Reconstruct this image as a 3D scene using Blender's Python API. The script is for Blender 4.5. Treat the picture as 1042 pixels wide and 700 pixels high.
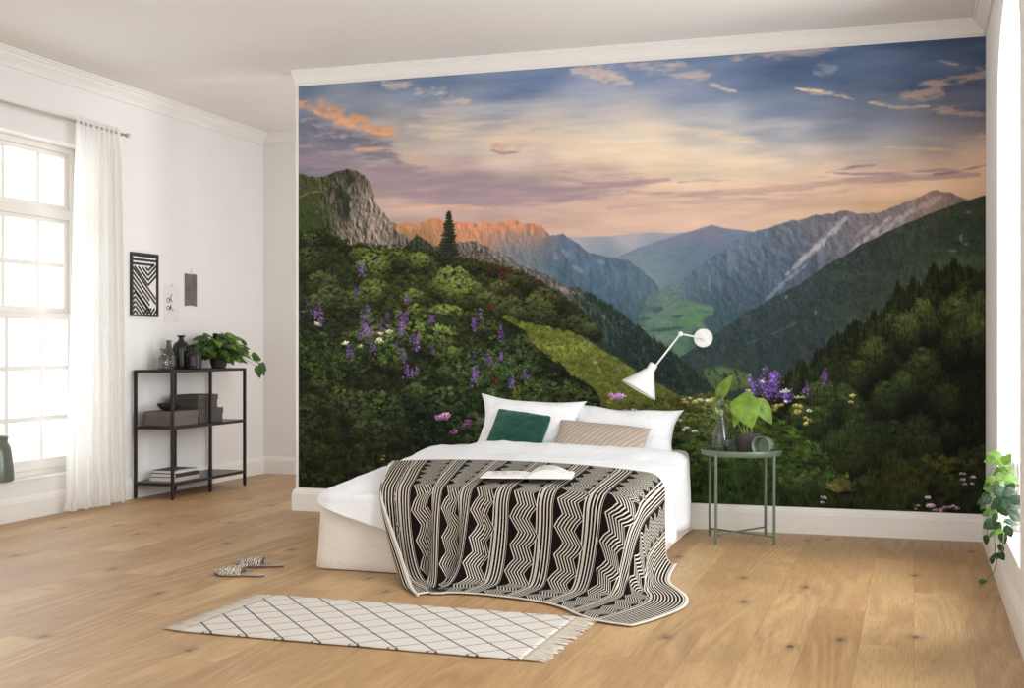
import bpy, bmesh, math, random
import numpy as np
from mathutils import Vector, Matrix, Euler
S = bpy.context.scene
COL = S.collection
for o in list(bpy.data.objects): bpy.data.objects.remove(o, do_unlink=True)
PI = math.pi
R = math.radians
# ---------------------------------------------------------------- camera
cam_d = bpy.data.cameras.new('camera'); cam = bpy.data.objects.new('camera', cam_d); COL.objects.link(cam)
cam.location = (0, 0, 1.18); cam.rotation_euler = (R(90), 0, R(18.04))
cam_d.sensor_width = 36; cam_d.lens = 36*1256/1042; cam_d.shift_y = 3.5/1042
cam_d.clip_end = 200
S.camera = cam
# ---------------------------------------------------------------- light: overcast daylight from the sky and through the windows, plus added fill lights
w = bpy.data.worlds.new('sky'); S.world = w; w.use_nodes = True
bg = w.node_tree.nodes['Background']; bg.inputs[0].default_value = (.93, .97, 1.0, 1); bg.inputs[1].default_value = 1.6
def area(name, loc, rot, sx, sy, power, col=(1, 1, 1)):
    l = bpy.data.lights.new(name, 'AREA'); l.shape = 'RECTANGLE'; l.size = sx; l.size_y = sy; l.energy = power; l.color = col
    o = bpy.data.objects.new(name, l); COL.objects.link(o); o.location = loc; o.rotation_euler = rot
    return o
area('daylight_left', (-6.6, 6.9, 1.6), (0, R(-90), 0), 2.4, 1.5, 42, (.93, .975, 1))
for y_, e_ in ((6.18, 205), (3.62, 185), (1.06, 30)): area('daylight_right', (1.35, y_, 1.6), (0, R(90), 0), 2.6, 1.6, e_, (.93, .975, 1))  # the two nearer the viewer are unseen, added to brighten the room
area('fill_rear', (-2.7, -1.5, 1.6), (R(90), 0, 0), 5.5, 2.8, 36, (.93, .975, 1))  # fill light added behind the viewer, with no window of its own
area('fill_behind_partition', (-2.4, 9.25, 1.7), (0, R(90), 0), 2.4, 1.7, 46, (.95, .98, 1))  # fill light added out of sight to brighten the alcove, no window there
S.view_settings.view_transform = 'Standard'; S.view_settings.look = 'None'; S.view_settings.gamma = 1; S.view_settings.use_curve_mapping = False
S.view_settings.exposure = 0.04
# ---------------------------------------------------------------- helpers
def lin(r, g, b):
    f = lambda c: (c/255/12.92 if c/255 <= .04045 else ((c/255+.055)/1.055)**2.4)
    return (f(r), f(g), f(b), 1)
class NT:
    """small node-tree writer"""
    def __init__(s, name):
        s.m = bpy.data.materials.new(name); s.m.use_nodes = True; s.t = s.m.node_tree; s.n = s.t.nodes
        s.b = s.n['Principled BSDF']; s.out = s.n['Material Output']
    def node(s, typ, **kw):
        n = s.n.new(typ)
        for k, v in kw.items():
            if k.startswith('i_'):
                key = k[2:]; key = int(key) if key.isdigit() else key.replace('_', ' ')
                s.put(n.inputs[key], v)
            else: setattr(n, k, v)
        return n
    def put(s, inp, v):
        if isinstance(v, bpy.types.NodeSocket): s.t.links.new(v, inp)
        else: inp.default_value = v
    def math(s, op, a, b=0., c=0.):
        n = s.n.new('ShaderNodeMath'); n.operation = op; s.put(n.inputs[0], a); s.put(n.inputs[1], b); s.put(n.inputs[2], c); return n.outputs[0]
    def mix(s, f, a, b, mode='MIX'):
        n = s.n.new('ShaderNodeMix'); n.data_type = 'RGBA'; n.blend_type = mode; s.put(n.inputs[0], f); s.put(n.inputs[6], a); s.put(n.inputs[7], b); return n.outputs[2]
    def noise(s, vec=None, scale=5., detail=4., rough=.5, dist=0.):
        n = s.n.new('ShaderNodeTexNoise'); n.inputs['Scale'].default_value = scale; n.inputs['Detail'].default_value = detail
        n.inputs['Roughness'].default_value = rough; n.inputs['Distortion'].default_value = dist
        if vec is not None: s.t.links.new(vec, n.inputs['Vector'])
        return n.outputs['Fac']
    def ramp(s, f, stops):
        n = s.n.new('ShaderNodeValToRGB'); s.put(n.inputs[0], f); e = n.color_ramp.elements
        while len(e) < len(stops): e.new(.5)
        for i, (p, c) in enumerate(stops): e[i].position = p; e[i].color = c if len(c) == 4 else (*c, 1)
        return n.outputs[0]
    def obj(s): return s.node('ShaderNodeTexCoord').outputs['Object']
    def bump(s, h, strength=.2, dist=.01):
        n = s.n.new('ShaderNodeBump'); n.inputs['Strength'].default_value = strength; n.inputs['Distance'].default_value = dist
        s.put(n.inputs['Height'], h); s.t.links.new(n.outputs[0], s.b.inputs['Normal']); return n
    def set(s, **kw):
        for k, v in kw.items(): s.put(s.b.inputs[k.replace('_', ' ')], v)
        return s
MATS = {}
def plain(name, rgb, rough=.6, metal=0., var=.06, scale=12., bump=0., bscale=60., spec=.5, sheen=0.):
    """painted / moulded / woven surface with a little procedural variation"""
    if name in MATS: return MATS[name]
    t = NT(name); c = lin(*rgb); v = t.obj()
    n = t.noise(v, scale, 4)
    lo = tuple(x*(1-var) for x in c[:3])+(1,); hi = tuple(min(1, x*(1+var)) for x in c[:3])+(1,)
    t.set(Base_Color=t.ramp(n, [(.3, lo), (.7, hi)]), Roughness=rough, Metallic=metal)
    t.b.inputs['Specular IOR Level'].default_value = spec
    if sheen: t.b.inputs['Sheen Weight'].default_value = sheen
    if bump: t.bump(t.noise(v, bscale, 3), bump, .004)
    MATS[name] = t.m; return t.m
def glass(name, tint=(1, 1, 1), dens=.1, rough=.02, spec=.9, body=None):
    """clear or tinted glass: see-through body with mirror-like reflections"""
    if name in MATS: return MATS[name]
    t = NT(name)
    tr = t.node('ShaderNodeBsdfTransparent'); tr.inputs[0].default_value = (*tint, 1)
    gl = t.node('ShaderNodeBsdfGlossy'); gl.inputs['Roughness'].default_value = rough
    fr = t.node('ShaderNodeLayerWeight'); fr.inputs['Blend'].default_value = .5
    di = t.node('ShaderNodeBsdfDiffuse'); di.inputs[0].default_value = (*(body or [x*.55 for x in tint]), 1)
    m1 = t.node('ShaderNodeMixShader'); m1.inputs[0].default_value = dens; t.t.links.new(tr.outputs[0], m1.inputs[1]); t.t.links.new(di.outputs[0], m1.inputs[2])
    m2 = t.node('ShaderNodeMixShader'); f = t.math('MULTIPLY', t.math('ADD', .035, t.math('MULTIPLY', t.math('POWER', fr.outputs['Facing'], 4.), .8)), spec); t.t.links.new(f, m2.inputs[0]); t.t.links.new(m1.outputs[0], m2.inputs[1]); t.t.links.new(gl.outputs[0], m2.inputs[2])
    t.t.links.new(m2.outputs[0], t.out.inputs[0]); MATS[name] = t.m; return t.m
# mesh collecting
class MB:
    def __init__(s): s.v = []; s.f = []
    def add(s, vs, fs):
        b = len(s.v); s.v += [tuple(p) for p in vs]; s.f += [tuple(i+b for i in f) for f in fs]; return s
    def box(s, x0, x1, y0, y1, z0, z1):
        return s.add([(x0,y0,z0),(x1,y0,z0),(x1,y1,z0),(x0,y1,z0),(x0,y0,z1),(x1,y0,z1),(x1,y1,z1),(x0,y1,z1)],
                     [(0,3,2,1),(4,5,6,7),(0,1,5,4),(1,2,6,5),(2,3,7,6),(3,0,4,7)])
    def quad(s, a, b, c, d): return s.add([a, b, c, d], [(0, 1, 2, 3)])
    def lathe(s, prof, n=32, c=(0, 0, 0), M=None):
        """profile of (radius, height) revolved about Z; ends close to a point where the radius is 0"""
        vs = []; fs = []; ring = []
        for r, z in prof:
            if r < 1e-6: ring.append([len(vs)]); vs.append(Vector((0, 0, z)))
            else:
                ring.append(list(range(len(vs), len(vs)+n))); vs += [Vector((r*math.cos(2*PI*i/n), r*math.sin(2*PI*i/n), z)) for i in range(n)]
        for a, b in zip(ring, ring[1:]):
            for i in range(n):
                j = (i+1) % n
                if len(a) == 1 and len(b) == 1: break
                if len(a) == 1: fs.append((a[0], b[j], b[i]))
                elif len(b) == 1: fs.append((a[i], a[j], b[0]))
                else: fs.append((a[i], a[j], b[j], b[i]))
        if M is None: M = Matrix.Translation(c)
        return s.add([M @ p for p in vs], fs)
    def tube(s, pts, r, n=10, cap=True):
        pts = [Vector(p) for p in pts]; rr = r if isinstance(r, (list, tuple)) else [r]*len(pts)
        vs = []; fs = []; up = None
        for i, p in enumerate(pts):
            d = (pts[min(i+1, len(pts)-1)]-pts[max(i-1, 0)]).normalized()
            if up is None: up = Vector((0, 0, 1)) if abs(d.z) < .9 else Vector((1, 0, 0))
            a = d.cross(up).normalized(); b = a.cross(d).normalized(); up = b
            vs += [p+a*rr[i]*math.cos(2*PI*k/n)+b*rr[i]*math.sin(2*PI*k/n) for k in range(n)]
        for i in range(len(pts)-1):
            for k in range(n):
                j = (k+1) % n; fs.append((i*n+k, i*n+j, (i+1)*n+j, (i+1)*n+k))
        if cap: fs.append(tuple(range(n))); fs.append(tuple(reversed(range((len(pts)-1)*n, len(pts)*n))))
        return s.add(vs, fs)
    def grid(s, P):
        """rows of points"""
        n, m = len(P), len(P[0]); vs = [p for r in P for p in r]
        return s.add(vs, [(i*m+j, i*m+j+1, (i+1)*m+j+1, (i+1)*m+j) for i in range(n-1) for j in range(m-1)])
    def build(s, name, mat, parent=None, smooth=False, bevel=0., seg=2, fix=True, loc=None):
        me = bpy.data.meshes.new(name); me.from_pydata(s.v, [], s.f); me.update()
        if fix:
            bm = bmesh.new(); bm.from_mesh(me); bmesh.ops.recalc_face_normals(bm, faces=bm.faces); bm.to_mesh(me); bm.free()
        o = bpy.data.objects.new(name, me); COL.objects.link(o); me.materials.append(mat)
        if smooth: me.polygons.foreach_set('use_smooth', [True]*len(me.polygons))
        if bevel:
            md = o.modifiers.new('bevel', 'BEVEL'); md.width = bevel; md.segments = seg; md.limit_method = 'ANGLE'; md.angle_limit = R(40); md.harden_normals = False
        if parent is not None: o.parent = parent
        if loc is not None: o.location = loc
        return o
def tag(o, label, cat, group=None):
    o['label'] = label; o['category'] = cat
    if group: o['group'] = group
    return o
def thing(name, label, cat, loc=(0, 0, 0), rz=0., group=None):
    o = bpy.data.objects.new(name, None); COL.objects.link(o); o.location = loc; o.rotation_euler = (0, 0, rz); o.empty_display_size = .1
    return tag(o, label, cat, group)
def struct(o): o['kind'] = 'structure'; return o
def smooth_angle(o, a=35):
    me = o.data; me.polygons.foreach_set('use_smooth', [True]*len(me.polygons))
    md = o.modifiers.new('split', 'EDGE_SPLIT'); md.split_angle = R(a); return o
def solid(o, t, off=0.):
    md = o.modifiers.new('solid', 'SOLIDIFY'); md.thickness = t; md.offset = off; return o
def subsurf(o, n=1):
    md = o.modifiers.new('sub', 'SUBSURF'); md.levels = n; md.render_levels = n; return o
# ---------------------------------------------------------------- the room
XL, XR, YM, YB, ZC = -5.81, .414, 8.024, 10.30, 3.185      # left wall, right wall, mural wall, alcove back wall, ceiling
YF = -1.6                                                   # the room goes on behind the viewer
M_wall = plain('wall_paint', (232, 228, 225), .85, var=.012, scale=3, bump=.05, bscale=180, spec=.2)
M_ceil = plain('ceiling_paint', (232, 228, 224), .9, var=.01, scale=2, spec=.15)
M_trim = plain('white_gloss_trim', (236, 231, 225), .45, var=.012, scale=4)
def floor_mat():
    t = NT('oak_planks'); v = t.obj()
    sx = t.node('ShaderNodeSeparateXYZ'); t.t.links.new(v, sx.inputs[0]); X, Y = sx.outputs[0], sx.outputs[1]
    PW, PL = .207, 2.1
    col = t.math('FLOOR', t.math('DIVIDE', X, PW))
    wn = t.node('ShaderNodeTexWhiteNoise', noise_dimensions='1D'); t.t.links.new(col, wn.inputs['W'])
    ys = t.math('ADD', Y, t.math('MULTIPLY', wn.outputs[0], 7.3))
    row = t.math('FLOOR', t.math('DIVIDE', ys, PL))
    cb = t.node('ShaderNodeCombineXYZ'); t.put(cb.inputs[0], col); t.put(cb.inputs[1], row)
    w2 = t.node('ShaderNodeTexWhiteNoise', noise_dimensions='2D'); t.t.links.new(cb.outputs[0], w2.inputs['Vector'])
    pid = w2.outputs['Value']; pc = w2.outputs['Color']
    g2p = t.node('ShaderNodeCombineXYZ'); t.put(g2p.inputs[0], X); t.put(g2p.inputs[1], t.math('MULTIPLY', Y, .5)); t.put(g2p.inputs[2], t.math('MULTIPLY', pid, 23.))
    # growth rings drawn out along the plank, different from plank to plank
    g = t.node('ShaderNodeCombineXYZ'); t.put(g.inputs[0], X); t.put(g.inputs[1], t.math('MULTIPLY', Y, .085)); t.put(g.inputs[2], t.math('MULTIPLY', pid, 40.))
    big = t.noise(g.outputs[0], 3.0, 2, .4, .35)
    msk = t.ramp(t.noise(g2p.outputs[0], 2.2, 2), [(.42, (.25, .25, .25, 1)), (.62, (1, 1, 1, 1))])
    rings = t.math('ADD', t.math('MULTIPLY', t.math('SINE', t.math('MULTIPLY', big, 105.)), .5), .5)
    gf = t.node('ShaderNodeCombineXYZ'); t.put(gf.inputs[0], X); t.put(gf.inputs[1], t.math('MULTIPLY', Y, .045)); t.put(gf.inputs[2], t.math('MULTIPLY', pid, 40.))
    fine = t.noise(gf.outputs[0], 170, 3, .6)
    g2 = t.node('ShaderNodeCombineXYZ'); t.put(g2.inputs[0], X); t.put(g2.inputs[1], t.math('MULTIPLY', Y, .3)); t.put(g2.inputs[2], t.math('MULTIPLY', pid, 17.))
    blot = t.noise(g2.outputs[0], 4.5, 3, .55)
    base = t.ramp(pid, [(0, lin(172, 135, 92)), (.35, lin(181, 144, 100)), (.75, lin(187, 151, 106)), (1, lin(202, 168, 120))])
    c = t.mix(t.math('MULTIPLY', t.math('MULTIPLY', t.math('POWER', rings, 2.5), .34), msk), base, lin(216, 182, 132))
    c = t.mix(t.math('MULTIPLY', t.math('MULTIPLY', t.math('POWER', t.math('SUBTRACT', 1., rings), 3.), .24), msk), c, lin(142, 105, 68))
    c = t.mix(t.ramp(fine, [(.45, (0, 0, 0, 1)), (.75, (.5, .5, .5, 1))]), c, lin(134, 99, 68))
    c = t.mix(t.ramp(blot, [(.4, (0, 0, 0, 1)), (.8, (.55, .55, .55, 1))]), c, lin(150, 114, 84))
    # knots
    vo = t.node('ShaderNodeTexVoronoi', feature='F1', voronoi_dimensions='2D'); vo.inputs['Scale'].default_value = 1.0
    g3 = t.node('ShaderNodeCombineXYZ'); t.put(g3.inputs[0], t.math('MULTIPLY', X, 1.9)); t.put(g3.inputs[1], t.math('MULTIPLY', Y, 1.0)); t.t.links.new(g3.outputs[0], vo.inputs['Vector'])
    kd = t.math('ADD', vo.outputs['Distance'], t.math('MULTIPLY', t.noise(v, 34, 3), .07))
    kn = t.ramp(kd, [(.05, (.85, .85, .85, 1)), (.07, (.3, .3, .3, 1)), (.13, (0, 0, 0, 1))])
    c = t.mix(kn, c, lin(74, 60, 54))
    # joints
    fx = t.math('FRACT', t.math('DIVIDE', X, PW)); ex = t.math('MULTIPLY', t.math('MINIMUM', fx, t.math('SUBTRACT', 1., fx)), PW)
    fy = t.math('FRACT', t.math('DIVIDE', ys, PL)); ey = t.math('MULTIPLY', t.math('MINIMUM', fy, t.math('SUBTRACT', 1., fy)), PL)
    e = t.math('MINIMUM', ex, ey); j = t.ramp(t.math('MULTIPLY', e, 100.), [(.05, (1, 1, 1, 1)), (.26, (0, 0, 0, 1))])
    c = t.mix(t.math('MULTIPLY', j, .32), c, lin(98, 70, 46))
    t.set(Base_Color=c, Roughness=t.math('ADD', .36, t.math('MULTIPLY', fine, .16)))
    t.b.inputs['Specular IOR Level'].default_value = .45
    t.bump(t.math('SUBTRACT', t.math('MULTIPLY', fine, .25), j), .12, .003)
    return t.m
struct(MB().box(XL-.3, XR+.3, YF, YB+.2, -.08, 0).build('floor', floor_mat()))
struct(MB().box(XL-.3, XR+.3, YF, YB+.2, ZC, ZC+.1).build('ceiling', M_ceil))
# left wall with its tall window opening, right wall with the arched one
WY0, WY1, WZ0, WZ1, WT = 6.12, 7.72, .262, 2.66, .3
def left_wall():
    m = MB(); x = XL
    for y0, y1, z0, z1 in [(YF, WY0, 0, ZC), (WY1, YB, 0, ZC), (WY0, WY1, 0, WZ0), (WY0, WY1, WZ1, ZC)]: m.box(x-WT, x, y0, y1, z0, z1)
    return m
struct(left_wall().build('wall_left', M_wall))
AY0, AY1, AZ0, ASP, ARISE = 5.46, 6.90, .262, 2.40, .48
APITCH = (0, 2.56, 5.12)
def right_wall():
    m = MB(); x0, x1 = XR, XR+.34
    e = YB; n = 32; h = (AY1-AY0)/2; arcs = []
    for dy in APITCH:                                       # the arched window, then two unseen ones added to let in more light
        a, b = AY0-dy, AY1-dy; m.box(x0, x1, b, e, 0, ZC); m.box(x0, x1, a, b, 0, AZ0); e = a
        c = (a+b)/2; arcs.append([(c-h*math.cos(PI*i/n), ASP+ARISE*math.sin(PI*i/n)) for i in range(n+1)])
    m.box(x0, x1, YF, e, 0, ZC); arc = arcs[0]
    for (ya, za), (yb, zb) in [q for ar in arcs for q in zip(ar, ar[1:])]:
        m.add([(x0,ya,za),(x0,yb,zb),(x0,yb,ZC),(x0,ya,ZC),(x1,ya,za),(x1,yb,zb),(x1,yb,ZC),(x1,ya,ZC)], [(0,3,2,1),(4,5,6,7),(0,1,5,4),(3,7,6,2)])
    return m, arc
rw, ARC = right_wall()
struct(rw.build('wall_right', M_wall))
MWX = -4.262                                                # free left end of the mural wall
struct(MB().box(MWX, XR, YM, YM+.16, 0, ZC).build('wall_mural', M_wall))
struct(MB().box(XL, XR, YB, YB+.2, 0, ZC).build('wall_back', M_wall))
# mouldings: a profile swept along straight runs
BASE = [(0, 0), (.022, 0), (.022, .122), (.017, .130), (.017, .136), (.012, .146), (.006, .152), (.004, .158), (0, .16)]
CORN = [(0, 0), (.014, 0), (.016, .012), (.010, .020), (.018, .034), (.034, .05), (.052, .066), (.060, .082), (.074, .086), (.076, .098), (.09, .1), (.09, .112), (0, .112)]
def run(name, p0, p1, nrm, prof, z, ext0=0, ext1=0):
    """profile (out, up) from p0 to p1 on a wall facing nrm; ext lengthens each step outwards for mitred corners"""
    p0, p1, nrm = Vector(p0), Vector(p1), Vector(nrm); d = (p1-p0).normalized(); m = MB(); P = [[], []]
    for o, u in prof:
        P[0].append(p0+nrm*o+Vector((0, 0, z+u))-d*o*ext0); P[1].append(p1+nrm*o+Vector((0, 0, z+u))+d*o*ext1)
    mat = M_ceil if name.startswith('trim') else M_trim
    n = len(prof); m.add(P[0]+P[1], [(i, (i+1) % n, n+(i+1) % n, n+i) for i in range(n)]+[tuple(range(n)), tuple(range(2*n-1, n-1, -1))])
    return struct(m.build(name, mat))
run('baseboard_left', (XL, YF, 0), (XL, YB, 0), (1, 0, 0), BASE, 0, 0, -1)
run('baseboard_back', (XL, YB, 0), (XR, YB, 0), (0, -1, 0), BASE, 0, -1, -1)
run('baseboard_mural', (MWX, YM, 0), (XR, YM, 0), (0, -1, 0), BASE, 0, 1, -1)
run('baseboard_end', (MWX, YM+.16, 0), (MWX, YM, 0), (-1, 0, 0), BASE, 0, 0, 1)
run('baseboard_right', (XR, YM, 0), (XR, YF, 0), (-1, 0, 0), BASE, 0, -1, 0)
CZ = ZC-.112
run('trim_1', (XL, YF, 0), (XL, YB, 0), (1, 0, 0), CORN, CZ, 0, -1)
run('trim_2', (XL, YB, 0), (XR, YB, 0), (0, -1, 0), CORN, CZ, -1, -1)
FRIEZE = [(o*.35, u) for o, u in CORN]
run('trim_3', (MWX, YM, 0), (XR, YM, 0), (0, -1, 0), FRIEZE, CZ, 1, -1)
run('trim_4', (MWX, YM+.16, 0), (MWX, YM, 0), (-1, 0, 0), FRIEZE, CZ, 0, 1)
run('trim_5', (XR, YM, 0), (XR, YF, 0), (-1, 0, 0), CORN, CZ, -1, 0)
# windows
M_pane = glass('window_glass', (.97, .98, .98), .02, .01)
def left_window():
    x0, x1 = XL-.20, XL-.14
    root = bpy.data.objects.new('window_1', None); COL.objects.link(root); struct(root)
    f = MB()
    for y0, y1, z0, z1 in [(WY0, WY0+.06, WZ0, WZ1), (WY1-.06, WY1, WZ0, WZ1), (WY0+.06, WY1-.06, WZ1-.055, WZ1), (WY0+.06, WY1-.06, WZ0, WZ0+.05)]: f.box(x0-.02, x1+.02, y0, y1, z0, z1)
    f.box(x0-.02, x1+.02, WY0+.06, WY1-.06, 2.115, 2.185)                                 # transom
    struct(f.build('window_frame', M_trim, root, bevel=.005))
    cols = [6.625, 6.985, 7.345]
    def sash(name, z0, z1, bars, dx, rail, brail):
        m = MB(); a, b = WY0+.06, WY1-.06
        m.box(x0+dx, x1+dx, a, a+.04, z0, z1); m.box(x0+dx, x1+dx, b-.04, b, z0, z1); m.box(x0+dx, x1+dx, a+.04, b-.04, z1-rail, z1); m.box(x0+dx, x1+dx, a+.04, b-.04, z0, z0+brail)
        for y in cols: m.box(x0+dx+.012, x1+dx-.006, y-.016, y+.016, z0+brail, z1-rail)
        for z in bars:
            e = [a+.04]+cols+[b-.04]
            for i in range(4): m.box(x0+dx+.012, x1+dx-.006, e[i]+(.016 if i else 0), e[i+1]-(.016 if i < 3 else 0), z-.016, z+.016)
        o = struct(m.build('sash', M_trim, root, bevel=.004))
        g = struct(MB().box(x0+dx+.018, x0+dx+.024, a+.02, b-.02, z0+.02, z1-.02).build('pane', M_pane, o))
        return o
    sash('transom_light', 2.185, WZ1-.055, [], 0, .035, .035)
    sash('upper_sash', 1.43, 2.115, [1.78], 0, .03, .04)
    sash('lower_sash', WZ0+.05, 1.43, [1.035, .675], .032, .05, .075)
    struct(MB().box(XL-.115, XL+.006, WY0+.001, WY1-.001, WZ0+.001, WZ0+.014).build('window_sill', M_trim, root, bevel=.004))
    struct(MB().box(XL-.115, XL+.004, WY0, WY0+.012, WZ0+.015, WZ1).box(XL-.115, XL+.004, WY1-.012, WY1, WZ0+.015, WZ1).box(XL-.115, XL+.004, WY0+.012, WY1-.012, WZ1-.012, WZ1).build('casing', M_trim, root))
left_window()
def right_window(k, dy):
    x0, x1 = XR+.235, XR+.30
    root = bpy.data.objects.new('window_%d' % (k+2), None); COL.objects.link(root); struct(root); root.location = (0, -dy, 0)
    c = (AY0+AY1)/2; h = (AY1-AY0)/2; n = 32; m = MB()
    out = [(AY0, AZ0)]+ARC+[(AY1, AZ0)]
    inn = [(AY0+.06, AZ0+.06)]+[(c-(h-.06)*math.cos(PI*i/n), ASP+(ARISE-.06)*math.sin(PI*i/n)) for i in range(n+1)]+[(AY1-.06, AZ0+.06)]
    k = len(out)
    for i in range(k):
        j = (i+1) % k; a, b, e, d = out[i], out[j], inn[j], inn[i]
        m.add([(x0,*a),(x0,*b),(x0,*e),(x0,*d),(x1,*a),(x1,*b),(x1,*e),(x1,*d)], [(0,1,2,3),(7,6,5,4),(3,2,6,7),(0,4,5,1)])
    struct(m.build('window_frame', M_trim, root))
    b = MB(); b.box(x0+.01, x1-.01, c-.03, c+.03, AZ0+.06, ASP+ARISE-.05)
    for z in (.8, 1.34, 1.88, 2.40):
        b.box(x0+.014, x1-.014, AY0+.05, c-.03, z-.016, z+.016); b.box(x0+.014, x1-.014, c+.03, AY1-.05, z-.016, z+.016)
    struct(b.build('glazing_bars', M_trim, root))
    p = MB(); p.add([(x0+.03, *q) for q in inn]+[(x0+.036, *q) for q in inn], [tuple(range(k)), tuple(range(2*k-1, k-1, -1))]); struct(p.build('pane', M_pane, root))
    struct(MB().box(XR-.004, XR+.235, AY0+.001, AY1-.001, AZ0, AZ0+.014).build('window_sill', M_trim, root, bevel=.003))
for k_, dy_ in enumerate(APITCH): right_window(k_, dy_)  # first one in view, the other two added for their light
# ---------------------------------------------------------------- mural print (procedural painting, numpy)
MW, MH = 1440, 897         # print resolution (vertices of the wallpaper sheet)
RES = [960, 598]           # resolution being painted: the far landscape coarse, the near plants fine
F_PX, U0, V0 = 1256.0, 521.0, 353.5
CAM_H = 1.18
ST, CT = 0.3097, 0.9508
WALL_Y = 8.024
MX0, MX1, MZ0, MZ1 = -4.239, 0.414, 0.166, 3.07
def on_wall(u, v):
    """measured photo position -> print coordinates (column, row from the top)"""
    u = np.asarray(u, float); v = np.asarray(v, float)
    k = (u-U0)/F_PX
    t = WALL_Y/(CT+ST*k)
    X = t*(-ST+CT*k); Z = CAM_H-(v-V0)/F_PX*t
    return (X-MX0)/(MX1-MX0)*(RES[0]-1), (MZ1-Z)/(MZ1-MZ0)*(RES[1]-1)
def paint_mural():
    rng = np.random.RandomState(7)
    RES[:] = [960, 598]; W, H = RES
    yy, xx = np.mgrid[0:H, 0:W].astype(np.float32)
    def noise(sx, sy, octv=4, seed=0, gain=.5):
        r = np.random.RandomState(seed); out = np.zeros((H, W), np.float32); a = 1.; tot = 0
        for o in range(octv):
            cx, cy = max(sx/2**o, 1.01), max(sy/2**o, 1.01)
            g = r.rand(int(H/cy)+3, int(W/cx)+3).astype(np.float32)
            fy = yy[:, 0]/cy; fx = xx[0]/cx
            iy = fy.astype(int); ix = fx.astype(int)
            ty = fy-iy; tx = fx-ix; ty = (ty*ty*(3-2*ty))[:, None]; tx = (tx*tx*(3-2*tx))[None]
            A = g[iy][:, ix]; B = g[iy][:, ix+1]; C_ = g[iy+1][:, ix]; D = g[iy+1][:, ix+1]
            out += a*((A*(1-tx)+B*tx)*(1-ty)+(C_*(1-tx)+D*tx)*ty); tot += a; a *= gain
        return out/tot
    def sm(a, b, x):
        t = np.clip((x-a)/(b-a), 0, 1); return t*t*(3-2*t)
    def field(pts, sig, ys=1.0):
        """smooth colour field through sample colours [(u,v,r,g,b)...]"""
        st = 8; sig = sig*W/960
        gy, gx = np.mgrid[0:H+st:st, 0:W+st:st].astype(np.float32)
        num = np.zeros(gy.shape+(3,), np.float32); den = np.full(gy.shape, 1e-9, np.float32)
        for u, v, r, g, b in pts:
            x, y = on_wall(u, v)
            d2 = (gx-x)**2+((gy-y)*ys)**2
            w = np.exp(-d2/(2*sig*sig))+1e-3/(1+d2/(sig*sig))
            num += w[..., None]*np.array([r, g, b], np.float32); den += w
        g = num/den[..., None]
        fy = yy[:, 0]/st; fx = xx[0]/st; iy = fy.astype(int); ix = fx.astype(int)
        ty = (fy-iy)[:, None, None]; tx = (fx-ix)[None, :, None]
        return (g[iy][:, ix]*(1-tx)+g[iy][:, ix+1]*tx)*(1-ty)+(g[iy+1][:, ix]*(1-tx)+g[iy+1][:, ix+1]*tx)*ty
    def line(pts):
        p = np.array(pts, float); x, y = on_wall(p[:, 0], p[:, 1])
        return np.interp(np.arange(W), x, y).astype(np.float32)
    def jag(amp, cell, seed):
        r = np.random.RandomState(seed); out = np.zeros(W)
        for o in range(3):
            n = int(W/cell*2**o)+3
            out += amp/2**o*np.interp(np.arange(W), np.linspace(0, W, n), r.rand(n)*2-1)
        return out.astype(np.float32)
    def poly(pts):
        p = np.array(pts, float); x, y = on_wall(p[:, 0], p[:, 1])
        inside = np.zeros((H, W), bool); n = len(x); j = n-1
        for i in range(n):
            c = ((y[i] > yy) != (y[j] > yy))
            inside ^= c & (xx < (x[j]-x[i])*(yy-y[i])/(y[j]-y[i]+1e-9)+x[i]); j = i
        return inside
    def blur(m, n=2):
        m = m.astype(np.float32)
        for _ in range(n):
            m = (m+np.roll(m, 1, 0)+np.roll(m, -1, 0))/3; m = (m+np.roll(m, 1, 1)+np.roll(m, -1, 1))/3
        return m
    def blur3(q):
        q = (q+np.roll(q, 1, 0)+np.roll(q, -1, 0))/3; return (q+np.roll(q, 1, 1)+np.roll(q, -1, 1))/3
    A = lambda *c: np.array(c, np.float32)
    img = np.zeros((H, W, 3), np.float32)
    def over(m, col): img[:] = img*(1-m[..., None])+col*m[..., None]
    # ---- sky
    sky = field([(310,95,108,124,152),(360,100,128,140,165),(430,90,108,128,162),(520,85,103,125,165),(560,75,105,128,170),(650,70,108,130,172),
        (730,75,100,122,160),(800,70,88,108,145),(870,60,88,110,150),(940,60,78,98,134),(1000,45,70,88,120),(500,105,140,150,175),(600,105,150,158,182),
        (700,105,140,152,178),(800,110,112,130,160),(880,115,105,118,145),(990,110,90,98,120),(350,110,140,146,160),(420,125,168,166,170),
        (470,130,190,178,170),(560,125,195,182,175),(640,120,192,182,176),(720,130,178,176,182),(800,140,165,166,178),(880,140,150,152,165),(960,140,150,142,150),
        (520,150,216,192,172),(600,150,222,198,172),(660,145,228,206,176),(720,160,222,198,172),(800,165,208,186,168),(880,165,196,176,162),(990,160,205,168,140),
        (430,150,205,184,168),(390,140,190,172,164),(340,145,125,122,138),(420,175,175,148,146),(480,190,166,140,146),(540,185,176,150,150),(600,180,200,168,152),(680,180,222,192,160),
        (760,185,224,190,158),(840,180,222,186,154),(920,180,214,176,146),(990,185,222,176,136),(420,208,190,158,146),(500,210,192,156,144),(580,210,200,162,146),
        (660,210,206,166,148),(740,210,208,168,146),(820,205,214,172,144),(600,230,216,176,154),(680,230,220,178,156),(560,232,205,165,150),(900,195,222,176,138)], 30, 1.5)
    g = sky.mean(2, keepdims=True); img[:] = g+(sky-g)*.9
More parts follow.
